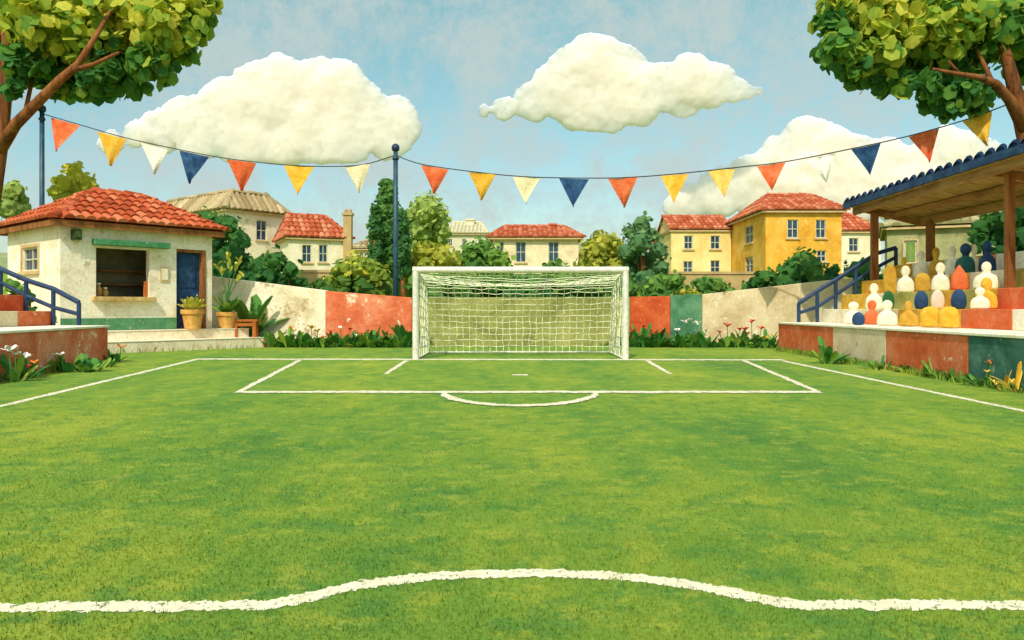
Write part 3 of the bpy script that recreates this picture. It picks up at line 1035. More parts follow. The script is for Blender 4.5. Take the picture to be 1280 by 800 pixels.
# ------------------------------------------------------------------ trees and shrubs beyond the wall
GS = 'shrubs behind the pitch wall'
shrub('dark_shrub', 'tall dark green shrub close behind the right end of the snack hut', 'shrub',
      [(262, 278, 19, .5), (285, 282, 17, .45), (298, 300, 18, .5), (268, 305, 24, .3), (290, 322, 24, .25), (262, 330, 24, .2), (310, 335, 18, .3), (282, 345, 26, .15), (250, 300, 18, .3), (250, 350, 20, .2), (310, 355, 18, .2)],
      31, M['leaf_dark'], group=GS)
shrub('green_shrub', 'rounded mid green shrub over the sloping cream wall', 'shrub',
      [(326, 332, 16, .4), (345, 326, 16, .5), (362, 338, 15, .45), (335, 350, 20, .2), (358, 356, 19, .2), (315, 352, 16, .2), (376, 354, 10, .3), (384, 362, 9, .25)],
      29.5, M['leaf_dark'], group=GS)
shrub('yellow_shrub', 'spreading yellow-green shrub beside the centre flagpole', 'shrub',
      auto_blobs(396, 496, 314, 380, 8, .3, .35, 3) + [(444, 330, 16, .75), (430, 336, 13, .65), (462, 333, 13, .7), (478, 345, 11, .5), (402, 356, 12, .05), (410, 366, 14, .05), (470, 366, 14, .1)],
      28.6, M['leaf_yellow'], group=GS, tv=0.3)


def cypress(label, px, ytop, ybot, wpx, d, tone):
    circ = []
    n = 15
    for i in range(n):
        t = (i + 0.5) / n
        y = ytop + (ybot - ytop) * t
        hw = wpx / 2 * 1.22 * (math.sin(math.pi * min(1, 0.12 + t * 0.6)) ** 0.7)
        r = hw * 0.62
        for s in (-1, 0, 1):
            circ.append((px + s * (hw - r) + random.uniform(-.6, .6), y + random.uniform(-2, 2), r * random.uniform(.85, 1.12), tone + random.uniform(-.15, .25), random.uniform(-.4, .4) * hw / 20))
    return shrub('cypress_tree', label, 'cypress', circ, d, M['leaf_cypress'], size=0.15, dens=620, group='cypresses left of the goal', trunk=True, core=0.8)


cypress('tallest dark cypress, pointed, just left of the centre flagpole', 484, 226, 350, 32, 37, .5)
cypress('slim dark cypress, left of the tallest cypress', 469, 256, 345, 17, 36, .3)
cypress('short dark cypress, right of the centre flagpole', 503, 263, 345, 19, 36, .15)
shrub('round_tree', 'pale green round-headed tree right of the cypresses', 'tree',
      [(533, 254, 14, .5), (522, 262, 12, .4), (547, 264, 13, .5), (532, 275, 17, .4), (549, 281, 12, .3), (519, 285, 13, .3), (535, 298, 18, .25), (520, 304, 14, .2), (552, 302, 10, .25), (533, 262, 20, .5), (528, 290, 20, .35), (548, 272, 15, .5), (518, 275, 12, .4), (556, 290, 10, .4)],
      44, M['leaf_pale'], size=0.3, trunk=True)
shrub('olive_shrub', 'olive green shrub below the pale round-headed tree', 'shrub', auto_blobs(498, 580, 294, 352, 6, .4, .35, 5), 37.5, M['leaf_olive'], size=0.28, group=GS)
shrub('green_shrub', 'mid green shrub in front of the hazy far house', 'shrub', auto_blobs(560, 644, 293, 352, 6, .35, .4, 6), 39, M['leaf_mid'], size=0.28, group=GS)
shrub('green_shrub', 'small green shrub under the house window, just over the crossbar', 'shrub', auto_blobs(672, 716, 322, 346, 4, .3, .4, 8), 41, M['leaf_mid'], size=0.25, group=GS)
shrub('dark_shrub', 'dark green hedge shrub behind the net, left part of the goal', 'shrub', auto_blobs(505, 612, 334, 398, 8, .35, .3, 9, False), 28, M['leaf_mid'], group=GS, core=.85)
shrub('dark_shrub', 'dark green hedge shrub behind the net, middle of the goal', 'shrub', auto_blobs(598, 702, 335, 398, 8, .3, .4, 10, False), 28, M['leaf_dark'], group=GS, core=.85)
shrub('dark_shrub', 'dark green hedge shrub behind the net, right part of the goal', 'shrub', auto_blobs(688, 796, 334, 398, 8, .3, .3, 11, False), 28, M['leaf_mid'], group=GS, core=.85)
shrub('olive_shrub', 'olive green bush left of the blue-green tree', 'shrub', auto_blobs(716, 790, 284, 372, 6, .4, .35, 12) + [(752, 300, 13, .6), (768, 306, 13, .6), (738, 308, 12, .6)], 34, M['leaf_olive'], size=0.25, group=GS, tv=.3)
shrub('round_tree', 'tall blue-green tree right of the goal', 'tree',
      [(802, 280, 14, .6), (788, 290, 12, .5), (815, 294, 13, .55), (800, 303, 18, .45), (822, 314, 14, .4), (785, 315, 15, .35), (805, 328, 20, .35), (826, 335, 13, .3), (784, 340, 17, .2), (806, 352, 19, .2), (830, 357, 12, .2), (785, 362, 16, .1)],
      33, M['leaf_blue'], size=0.2, dens=220, trunk=True)
shrub('dark_shrub', 'dark green shrub behind the rust panel of the wall, right of the goal', 'shrub', auto_blobs(795, 868, 332, 390, 6, .35, .3, 14), 29, M['leaf_mid'], group=GS)
shrub('green_shrub', 'green bush behind the green panel of the wall', 'shrub', auto_blobs(852, 926, 338, 385, 6, .3, .35, 15), 28.2, M['leaf_mid'], group=GS)
shrub('yellow_shrub', 'low yellow-green shrub peeping over the green wall panel', 'shrub', auto_blobs(832, 882, 359, 378, 6, .7, .25, 16), 26.8, M['leaf_yellow'], size=0.16, dens=320, group=GS)
shrub('dark_shrub', 'big dark green bush in front of the ochre house', 'shrub',
      auto_blobs(926, 985, 328, 385, 5, .15, .3, 17) + auto_blobs(962, 1040, 306, 385, 6, .25, .45, 18) + auto_blobs(1020, 1060, 325, 385, 4, .2, .35, 19), 29, M['leaf_dark'], group=GS)
shrub('dark_shrub', 'dark green bush behind the blue handrail of the stand', 'shrub', auto_blobs(1050, 1112, 311, 400, 5, .25, .35, 20), 28, M['leaf_dark'], group=GS)
shrub('green_shrub', 'leafy bush growing at the foot of the handrail, by the end of the stand', 'shrub', auto_blobs(1058, 1092, 352, 408, 3, .3, .35, 21), 24.3, M['leaf_mid'], size=0.17, dens=260)
shrub('dark_shrub', 'dark green leafy bush behind the top row of spectators', 'shrub',
      [(1225, 285, 14, .35), (1240, 272, 14, .45), (1262, 270, 18, .35), (1285, 272, 20, .3), (1248, 295, 20, .2), (1275, 300, 24, .2), (1225, 302, 14, .3), (1300, 300, 24, .2), (1250, 325, 24, .1), (1285, 330, 24, .1), (1255, 350, 24, .1)],
      22.8, M['leaf_dark'], size=0.24)
shrub('round_tree', 'green tree behind the hut roof, at the left edge', 'tree', [(18, 238, 13, .5), (4, 246, 14, .4), (28, 252, 10, .4), (12, 262, 16, .2), (-10, 256, 16, .3), (34, 266, 8, .2)],
      30.4, M['leaf_pale'], size=0.26, trunk=True, core=0.85)
shrub('round_tree', 'yellow-green tree poking up behind the hut roof', 'tree', [(93, 215, 12, .6), (78, 228, 12, .5), (107, 228, 12, .5), (92, 236, 16, .4), (118, 240, 9, .4), (68, 240, 9, .4), (84, 252, 16, .2), (106, 254, 14, .2)],
      30.6, M['leaf_bright'], size=0.26, trunk=True, core=0.85)

# ------------------------------------------------------------------ boundary wall in painted panels
WP = [(P(262, 345, 26.4), P(407, 363, 25.6), 'wall_cream', 'worn cream panel sloping down to the right'),
      (P(407, 363.5, 25.6), P(515, 372, 25.5), 'terracotta_pale', 'faded terracotta panel with flaked patches'),
      (P(515, 372, 25.5), P(788, 371, 25.5), 'wall_olive', 'olive panel behind the net'),
      (P(788, 371, 25.5), P(838, 370, 25.5), 'terracotta_dark', 'rust red panel'),
      (P(838, 369, 25.5), P(878, 368, 25.5), 'wall_green', 'green panel'),
      (P(878, 368, 25.5), P(1066, 347, 26.2), 'wall_beige', 'long beige panel rising to the right')]
bw = thing('boundary_wall', (0, 25.5, 0), 'long wall of cream, terracotta, olive, rust, green and beige panels behind the goal', 'wall', kind='thing')
for a, b, m_, lab in WP:
    n = Vector((-(b - a).y, (b - a).x, 0)).normalized()
    e = (b - a).normalized() * 0.004
    q = [a + e, b - e, b - e + n * 0.25, a + e + n * 0.25]
    mb = MB()
    mb.prism([(p.x, p.y) for p in q], -0.2, [q[0].z, q[1].z, q[1].z, q[0].z])
    tag(mb.build('wall_panel', M[m_], bw, bevel=0.012), lab)

# ------------------------------------------------------------------ snack hut and its steps
hu = Vector((0.65, 0.76, 0)).normalized()
hv = Vector((-hu.y, hu.x, 0))
HO = Vector((-12.07, 21.37, 0))
HW, HD, HZ0, HZ1 = 4.34, 4.0, 0.6, 3.48
hut = thing('snack_hut', (HO.x, HO.y, HZ0), 'small white plaster hut with orange tiled roof, serving hatch and blue door', 'hut')
nF, nL = -hv, -hu


def hrect(x0, y0, x1, y1):
    s0, s1 = ray_face(x0, HO, hu), ray_face(x1, HO, hu)
    d = HO.y + hu.y * (s0 + s1) / 2
    return (s0, EYE + (HORIZON - y1) * d / FOC, s1 - s0, (y1 - y0) * d / FOC)


hatch = hrect(120, 311, 187, 371)
hatch = (hatch[0], hatch[1], hatch[2], hatch[3])
doorr = hrect(220.5, 312, 257, 408)
doorr = (doorr[0], HZ0, doorr[2], doorr[1] + doorr[3] - HZ0)
LO = HO + hv * HD
lw = face_rect(38, 324, 20, 30, LO, -hv)
mb = MB()
holed_wall(mb, HO, hu, nF, HW, HZ0, HZ1, [hatch, doorr], 0.22)
holed_wall(mb, LO, -hv, nL, HD, HZ0, HZ1, [lw], 0.16)
holed_wall(mb, HO + hu * HW, hv, hu, HD, HZ0, HZ1, [])
holed_wall(mb, HO + hu * HW + hv * HD, -hu, hv, HW, HZ0, HZ1, [])
mb.build('wall', M['plaster'], hut)
mb = MB()   # interior lining, floor and ceiling
H0 = Vector((HO.x, HO.y, 0))
mb.obox(H0, hu, nF, 0.22, HW - 0.22, -1.5, -1.4, HZ0 + 0.03, HZ1 - 0.03)
mb.obox(H0, hu, nF, 0.2, 0.218, -HD + 0.3, -0.23, HZ0 + 0.03, HZ1 - 0.03)
mb.obox(H0, hu, nF, HW - 0.218, HW - 0.2, -HD + 0.3, -0.23, HZ0 + 0.03, HZ1 - 0.03)
mb.obox(H0, hu, nF, 0.0, HW, -HD, -0.23, HZ1 - 0.025, HZ1 - 0.003)
mb.obox(H0, hu, nF, 0.05, HW - 0.05, -HD + 0.05, -0.01, HZ0 - 0.05, HZ0 + 0.02)
mb.build('interior', M['dark_room'], hut)
window(hut, LO, -hv, nL, lw, 2, 2, True, 0.045, surround=0.09)
mb = MB()
mb.obox(H0, hu, nF, 0.003, doorr[0] - 0.01, 0.0, 0.035, HZ0, HZ0 + 0.34)
mb.build('plinth', M['plinth'], hut)
mb = MB()
mb.obox(H0, nL * 1.0, nF, 0, 0, 0, 0, 0, 0) if False else None
s, z, w_, h_ = hatch
mb.obox(H0, hu, nF, s - 0.12, s + w_ + 0.12, -0.05, 0.18, z - 0.12, z - 0.002)
mb.build('hatch_sill', M['pale_wood'], hut, bevel=0.01)
mb = MB()
mb.obox(H0, hu, nF, s + 0.003, s + 0.05, -0.2, -0.14, z + 0.003, z + h_ - 0.003)
mb.obox(H0, hu, nF, s + w_ - 0.09, s + w_ - 0.003, -0.2, -0.1, z + 0.003, z + h_ * 0.34)
mb.build('hatch_frame', M['bench_wood'], hut)
mb = MB()
aw = hrect(114.5, 300, 208, 312)
mb.obox(H0, hu, nF, aw[0], aw[0] + aw[2], 0.0, 0.26, HZ1 - 0.52, HZ1 - 0.36)
mb.build('awning', M['awning'], hut, bevel=0.012)
mb = MB()
mb.obox(H0, hu, nF, s + 0.02, HW - 1.4, -0.9, -0.3, z - 0.06, z)
mb.build('counter', M['wood'], hut)
mb = MB()
for zz in (0.35, 0.75):
    mb.obox(H0, hu, nF, s - 0.1, s + w_ + 0.5, -1.39, -1.12, z + zz, z + zz + 0.04)
mb.build('shelf', M['wood'], hut)
# door leaf with panels, frame
s, z, w_, h_ = doorr
mb = MB()
mb.obox(H0, hu, nF, s + 0.01, s + w_ - 0.13, -0.20, -0.15, z + 0.02, z + h_ - 0.1)
for (a0, a1, b0, b1) in ((0.16, 0.84, 0.52, 0.93), (0.16, 0.84, 0.08, 0.44)):
    ww = w_ - 0.16
    for (x0, x1, y0, y1) in ((a0, a0 + .07, b0, b1), (a1 - .07, a1, b0, b1), (a0 + .07, a1 - .07, b0, b0 + .03), (a0 + .07, a1 - .07, b1 - .03, b1)):
        mb.obox(H0, hu, nF, s + 0.01 + ww * x0, s + 0.01 + ww * x1, -0.148, -0.13, z + h_ * y0, z + h_ * y1)
dr = mb.build('door', M['navy'], hut)
mb = MB()
q = HO + hu * (s + w_ - 0.22) + nF * (-0.1)
mb.tube([q - nF * 0.05 + Vector((0, 0, z + 1.0)), q + Vector((0, 0, z + 1.0)), q + nF * 0.03 + Vector((0, 0, z + 1.0))], [0.015, 0.02, 0.04], 10)
mb.build('handle', M['brass'], dr, smooth=True)
mb = MB()
mb.obox(H0, hu, nF, s + w_ - 0.125, s + w_ - 0.003, -0.2, 0.03, z, z + h_ - 0.003)
mb.obox(H0, hu, nF, s + 0.003, s + w_ - 0.128, -0.2, -0.02, z + h_ - 0.09, z + h_ - 0.003)
mb.build('door_frame', M['wood'], hut)
mb = MB()
nr = hrect(200, 334, 211, 352)
mb.obox(H0, hu, nF, nr[0], nr[0] + nr[2], 0.0, 0.03, nr[1], nr[1] + nr[3])
nb = mb.build('notice_board', M['frame_tan'], hut)
mb = MB()
mb.obox(H0, hu, nF, nr[0] + 0.04, nr[0] + nr[2] - 0.04, 0.031, 0.036, nr[1] + 0.05, nr[1] + nr[3] - 0.05)
mb.build('paper', M['paper'], nb)
mb = MB()
lr = hrect(88, 287, 99, 301)
mb.obox(H0, hu, nF, lr[0], lr[0] + lr[2], 0.0, 0.2, lr[1] + 0.02, lr[1] + lr[3])
mb.obox(H0, hu, nF, lr[0] + 0.03, lr[0] + lr[2] - 0.03, 0.201, 0.24, lr[1] + 0.08, lr[1] + lr[3] - 0.04)
lm = mb.build('wall_lamp', M['lamp_green'], hut, bevel=0.01)
mb = MB()
mb.obox(H0, hu, nF, lr[0] + 0.05, lr[0] + lr[2] - 0.05, 0.04, 0.17, lr[1] - 0.03, lr[1] + 0.018)
mb.build('lamp_glass', M['lamp_glass'], lm)
hip_roof(hut, HO, hu, hv, HW, HD, HZ1 + 0.12, 4.72, 0.3, M['tile_red'], 0.27, 0.46, (1, 0.8), 'u', fascia=M['wood'], fh=0.2)

# jars standing on the hatch counter
for i, (sx, hh, lab) in enumerate(((0.24, 0.34, 'tall amber jar standing in the left corner of the serving hatch'), (0.42, 0.22, 'short amber jar standing beside the tall jar in the serving hatch'))):
    p = HO + hu * (hatch[0] + sx) + nF * (-0.42)
    t = thing('jar', (p.x, p.y, hatch[1] + 0.002), lab, 'jar', 'jars in the serving hatch')
    mb = MB()
    mb.lathe((p.x, p.y, hatch[1] + 0.002), [(0.07, 0), (0.085, 0.02), (0.085, hh * 0.7), (0.05, hh * 0.85), (0.045, hh)], 14)
    mb.build('jar_body', M['jar'], t, smooth=True)
    mb = MB()
    mb.lathe((p.x, p.y, hatch[1] + 0.005 + hh), [(0.052, 0), (0.055, 0.03), (0.04, 0.045)], 14)
    mb.build('lid', M['stone_top'], t, smooth=True)

# steps: lines fixed by ground points in front of the hut
su = hu
SP = Vector((-10.8, 21.4, 0))
steps = thing('entrance_steps', (SP.x, SP.y, 0), 'two long cream stone steps in front of the snack hut', 'steps')
a0 = -2.6
a1 = ray_face(341, SP, su)
mb = MB()
S0 = Vector((SP.x, SP.y, 0))
mb.obox(S0, su, hv, a0, a1 - 0.32, 0.0, 0.46, -0.1, 0.29)
mb.obox(S0, su, hv, a0, a1 - 0.32, 0.46, 0.6, -0.1, 0.28)
mb.build('lower_step', M['stone'], steps, bevel=0.015)
mb = MB()
mb.obox(S0, su, hv, a1 - 0.316, a1, 0.0, 0.46, -0.1, 0.287)
tag(mb.build('step_end', M['terracotta'], steps, bevel=0.015), 'terracotta end block of the lower step')
mb = MB()
mb.obox(S0, su, hv, a0, a1 - 0.55, 0.463, 5.4, -0.1, 0.57)
mb.build('platform', M['stone'], steps, bevel=0.015)
mb = MB()
mb.obox(S0, su, hv, a0 - 0.01, a1 - 0.32, -0.015, 0.458, 0.2935, 0.315)
mb.obox(S0, su, hv, a0 - 0.01, a1 - 0.535, 0.448, 0.86, 0.573, 0.597)
mb.build('tread', M['stone_top'], steps)


# ------------------------------------------------------------------ plants
def blade(mb, tones, base, direc, length, width, curl, tone, nseg=7, shape='paddle'):
    """one leaf: a folded strip that rises and bends over."""
    base = Vector(base)
    d = Vector((direc[0], direc[1], 0)).normalized()
    side = Vector((-d.y, d.x, 0))
    lean = direc[2]
    pts = []
    p = base.copy()
    ang = lean
    for i in range(nseg + 1):
        t = i / nseg
        if shape == 'paddle':
            wd = width * (0.3 + 1.15 * math.sin(math.pi * min(1, t * 0.70 + 0.02)) ** 1.6) * (1 if t < 0.98 else 0.5)
        else:
            wd = width * (1 - t) ** 0.7 * (0.6 + 0.8 * math.sin(math.pi * (0.25 + 0.5 * t)))
        fwd = d * math.sin(ang) + Vector((0, 0, math.cos(ang)))
        nrm = fwd.cross(side)
        pts.append((p - side * wd / 2 + nrm * (-wd * 0.16), p.copy(), p + side * wd / 2 + nrm * (-wd * 0.16)))
        p = p + fwd * (length / nseg)
        ang += curl / nseg
    vs = [q for r in pts for q in r]
    fs = []
    for i in range(nseg):
        for k in (0, 1):
            fs.append((i * 3 + k, i * 3 + k + 1, i * 3 + k + 4, i * 3 + k + 3))
    mb.add(vs, fs)
    tones.extend([tone] * len(fs))


def flower_head(mb, c, r, n=6):
    c = Vector(c)
    for k in range(n):
        a = 2 * math.pi * k / n + random.random()
        d = Vector((math.cos(a), math.sin(a), random.uniform(0.2, 0.9))).normalized()
        s = d.cross(Vector((0, 0, 1))).normalized()
        e = c + d * r
        m_ = c + d * r * 0.6
        mb.add([c, m_ + s * r * 0.34, e + s * r * 0.12, e - s * r * 0.12, m_ - s * r * 0.34], [(0, 1, 2, 3, 4)])
    mb.lathe(c - Vector((0, 0, r * 0.12)), [(r * 0.1, 0), (r * 0.26, r * 0.12), (r * 0.12, r * 0.3)], 6)


def clump(mb, tones, base, n, h, w, spread, r_, shape='paddle', tone=(0.1, 0.9), curl=(0.2, 0.9), lean=(0.05, 0.75)):
    for i in range(n):
        a = 2 * math.pi * (i + r_.random() * 0.8) / n
        rr = spread * r_.random()
        ln = r_.uniform(*lean)
        b = (base[0] + math.cos(a) * rr, base[1] + math.sin(a) * rr, base[2] - 0.02)
        blade(mb, tones, b, (math.cos(a), math.sin(a), ln), h * r_.uniform(0.55, 1.08) * (1.05 - 0.25 * ln), w * r_.uniform(0.7, 1.15), r_.uniform(*curl), r_.uniform(*tone), shape=shape)


def plant(name, label, base, n, h, w, spread=0.15, mat='leaf_plant', flowers=None, shape='paddle', group=None, sub=1, subspread=0.0, seed=0, cat='plant', **kw):
    r_ = random.Random(seed * 31 + 5)
    t = thing(name, base, label, cat, group)
    mb, tones = MB(), []
    if group == GP and n > 8 and 'agave' not in name and 'golden' not in name and base[1] > 20:
        sub, subspread, n = sub + 2, max(subspread, 0.3) * 1.5, n + 1
    for k in range(sub):
        off = (k / max(1, sub - 1) - 0.5) * 2 * subspread if sub > 1 else 0
        b = (base[0] + off + r_.uniform(-.06, .06), base[1] + r_.uniform(-.12, .12), base[2])
        clump(mb, tones, b, n, h * r_.uniform(0.42, 1.05) if sub > 1 else h, w, spread, r_, shape, **kw)
    mb.build('leaves', M[mat], t, tone=tones)
    if flowers:
        for fmat, lst in flowers:
            for (dx, dy, fz, fr) in lst:
                fb, sb = MB(), MB()
                tip = Vector((base[0] + dx, base[1] + dy, base[2] + fz))
                b = Vector((base[0] + dx * 0.5, base[1] + dy * 0.5, base[2]))
                sb.tube([b, b.lerp(tip, 0.55) + Vector((dx * 0.06, 0, 0.03)), tip], [0.014, 0.012, 0.009], 5)
                flower_head(fb, tip, fr * 1.5)
                fl = fb.build('flower', M[fmat], t)
                sb.build('stalk', M['leaf_plant'], fl, tone=[0.5] * len(sb.f))
    return t


def gp(px, py):
    p = G(px, py)
    return (p.x, p.y, 0.0)


GP = 'border plants along the foot of the walls'
# left stand border
plant('flowering_plant', 'tall plant with big white blooms against the left terracotta wall', gp(16, 478), 10, 0.5, 0.09, 0.16, flowers=[('petal_white', [(-0.02, -.05, 0.52, 0.1), (0.05, 0, 0.46, .07)])], group=GP, seed=1)
plant('flowering_plant', 'low plant with white and orange blooms, at the left edge by the terracotta wall', gp(33, 473), 9, 0.36, 0.08, 0.2, flowers=[('petal_white', [(0.02, -.05, 0.36, 0.1)]), ('petal_orange', [(-.3, -.1, .3, .07), (.2, -.1, .26, .07)]), ('petal_red', [(.12, -.15, .2, .05)])], group=GP, seed=2)
plant('broad_leaf_plant', 'bushy broad-leaved plant with small white buds, by the left terracotta wall', gp(84, 465), 15, 0.58, 0.14, 0.22, sub=3, subspread=0.32, flowers=[('petal_white', [(-.42, -.1, .6, .07), (-.12, -.2, .34, .05), (0.02, -.25, .34, .06)])], group=GP, seed=3)
plant('broad_leaf_plant', 'lighter broad-leaved plant at the end of the left terracotta wall', gp(116, 459), 11, 0.5, 0.1, 0.18, sub=2, subspread=0.2, group=GP, seed=4, tone=(.4, 1))
plant('flowering_plant', 'small plant with an orange bud, by the foot of the entrance steps', gp(146, 453), 8, 0.36, 0.1, 0.12, flowers=[('petal_orange', [(.12, -.05, .34, .09)])], group=GP, seed=5)
# along the cream / terracotta wall left of the goal
plant('flowering_plant', 'upright plant with yellow blooms beside the end of the entrance steps', gp(356, 434), 11, 0.75, 0.13, 0.2, sub=2, subspread=.3, flowers=[('petal_yellow', [(.3, -.1, .5, .09), (.42, -.1, .36, .08)]), ('petal_orange', [(.22, -.1, .6, .07)])], group=GP, seed=6)
plant('flowering_plant', 'plant with golden blooms in front of the cream wall panel', gp(392, 434), 11, 0.6, 0.12, 0.2, sub=3, subspread=.45, flowers=[('petal_yellow', [(.0, -.3, .6, .12), (.2, -.3, .5, .1), (-.3, -.3, .42, .08)]), ('petal_red', [(.55, -.3, .4, .1), (.38, -.3, .3, .07)]), ('petal_white', [(-.5, -.3, .4, .08)])], group=GP, seed=7)
plant('flowering_plant', 'low mixed plant with small red blooms below the faded terracotta panel', gp(430, 434), 10, 0.6, 0.12, 0.22, sub=3, subspread=.45, flowers=[('petal_red', [(-.35, -.3, .5, .09), (.25, -.3, .55, .09), (.6, -.3, .42, .08)]), ('petal_white', [(-.05, -.3, .6, .08), (.45, -.3, .36, .07)])], group=GP, seed=8)
plant('broad_leaf_plant', 'big broad-leaved plant with a few small orange blooms beside the left goalpost', gp(478, 434), 16, 0.95, 0.15, 0.25, sub=3, subspread=.5, flowers=[('petal_orange', [(-.4, -.3, .5, .08), (.3, -.3, .42, .07)])], group=GP, seed=9)
plant('broad_leaf_plant', 'small broad-leaved plant almost touching the left goalpost', gp(504, 434), 9, 0.5, 0.11, 0.15, group=GP, seed=10)
# right of the goal
plant('flowering_plant', 'plant with red-orange blooms just right of the goal', gp(800, 434), 12, 0.55, 0.12, 0.2, sub=2, subspread=.3, flowers=[('petal_red', [(-.2, -.15, .5, .09), (.05, -.15, .62, .09), (-.4, -.15, .42, .08), (.35, -.15, .5, .08)])], group=GP, seed=11)
plant('broad_leaf_plant', 'dark spiky plant in front of the rust wall panel', gp(823, 434), 13, 0.78, 0.11, 0.16, group=GP, seed=12, tone=(0, .5))
plant('flowering_plant', 'tall plant with two white blooms in front of the green wall panel', gp(861, 434), 14, 0.6, 0.12, 0.25, sub=2, subspread=.3, flowers=[('petal_white', [(-.12, -.2, .78, .14), (.24, -.2, .72, .13), (-.4, -.2, .52, .09), (.5, -.2, .5, .08)])], group=GP, seed=13)
plant('broad_leaf_plant', 'leafy plant between the white-flowered and red-flowered plants', gp(884, 434), 10, 0.6, 0.12, 0.15, group=GP, seed=14)
plant('flowering_plant', 'plant with two red tulip blooms in front of the beige wall', gp(913, 434), 12, 0.58, 0.12, 0.2, sub=2, subspread=.25, flowers=[('petal_red', [(-.15, -.18, .66, .12), (-.38, -.18, .46, .09), (.25, -.18, .54, .09)]), ('petal_orange', [(.5, -.18, .42, .07)])], group=GP, seed=15)
plant('flowering_plant', 'plant with three red blooms, tallest near the right stand', gp(942, 434), 13, 0.62, 0.12, 0.2, sub=2, subspread=.3, flowers=[('petal_red', [(-.1, -.12, .78, .12), (.2, -.12, .58, .1), (-.3, -.12, .54, .11)])], group=GP, seed=16)
plant('flowering_plant', 'low plant with yellow blooms at the corner of the right stand', gp(962, 435), 11, 0.5, 0.12, 0.2, sub=2, subspread=.22, flowers=[('petal_yellow', [(-.2, -.12, .3, .1), (.1, -.12, .36, .08)])], group=GP, seed=17)
# right stand border
plant('agave_plant', 'dark fan-shaped plant below the terracotta corner of the right stand', gp(1037, 455), 17, 0.66, 0.1, 0.14, group=GP, seed=18, lean=(.05, 1.1))
plant('grass_tuft', 'small green tuft at the foot of the beige stand panel', gp(1100, 462), 10, 0.3, 0.06, 0.25, group=GP, seed=19)
plant('agave_plant', 'small fan-shaped plant at the foot of the wide terracotta stand panel', gp(1131, 465), 13, 0.4, 0.07, 0.12, group=GP, seed=20, lean=(.05, 1.1))
plant('agave_plant', 'medium fan-shaped plant, nearer one below the wide terracotta stand panel', gp(1172, 472), 14, 0.46, 0.075, 0.14, group=GP, seed=21, lean=(.05, 1.1))
plant('grass_tuft', 'little dark tuft near the joint of terracotta and dark green stand panels', gp(1203, 477), 11, 0.28, 0.06, 0.2, group=GP, seed=22)
plant('flowering_plant', 'plant with an orange bud and yellow leaves below the dark green panel', gp(1236, 483), 12, 0.32, 0.06, 0.2, flowers=[('petal_orange', [(.02, -.02, .36, .06)]), ('petal_yellow', [(-.04, -.02, .22, .04)])], group=GP, seed=23)
plant('golden_frond_plant', 'golden yellow frond plant below the dark green panel, at the right edge', gp(1256, 488), 6, 0.34, 0.045, 0.06, mat='leaf_gold', group=GP, seed=24)
plant('golden_frond_plant', 'tallest golden frond plant at the very right edge', gp(1277, 491), 6, 0.55, 0.05, 0.05, mat='leaf_gold', group=GP, seed=25)
# beside the hut: big agave behind the bench, shrub at the hut's left wall
plant('agave_plant', 'large fleshy green plant behind the bench, against the sloping cream wall', (-8.3, 25.62, 0.3), 22, 1.5, 0.24, 0.15, group=None, seed=26, lean=(.05, .75), tone=(.3, 1))
plant('broad_leaf_plant', 'dark leafy plant at the right foot of the bench', (-7.75, 25.55, 0.0), 12, 0.7, 0.2, 0.15, group=GP, seed=27, lean=(.2, 1.2), tone=(0, .45))
shrub('green_shrub', 'small green bush against the left wall of the hut', 'shrub', [(16, 358, 12, .6), (30, 366, 11, .5), (38, 372, 9, .4), (15, 378, 15, .3), (36, 392, 12, .3), (22, 398, 14, .2), (52, 400, 9, .3), (62, 398, 8, .2)],
      20.4, M['leaf_mid'], size=0.17, dens=200, ddep=0.2)


def edge_grass():
    g = np.random.default_rng(8)
    runs = [((-7.6, 25.35), (-2.45, 25.35), 900), ((2.8, 25.35), (7.8, 25.35), 900), ((7.62, 23.0), (7.22, 9.0), 2200), ((-9.1, 17.9), (-8.0, 9.6), 1500), ((-10.9, 21.15), (-7.5, 25.0), 120), ((-9.2, 18.2), (-10.9, 21.2), 300)]
    Q = []
    for a, b, n in runs:
        t = g.random(n)
        cl = 0.5 + 0.5 * np.sin(t * 47 + a[0]) * np.sin(t * 19)
        keep = g.random(n) < 0.35 + 0.65 * cl
        a = np.array(a); b = np.array(b)
        d = (b - a) / np.linalg.norm(b - a)
        nn = np.array([-d[1], d[0]])
        q = a + (b - a) * t[:, None] + nn * (g.normal(size=n) * 0.07)[:, None]
        Q.append(q[keep])
    o = blades('long_grass', np.concatenate(Q), 0.17, 0.022, M['grass'], lean=0.7, seed=9)
    tag(o, 'longer grass left uncut along the foot of the walls', 'grass')


edge_grass()


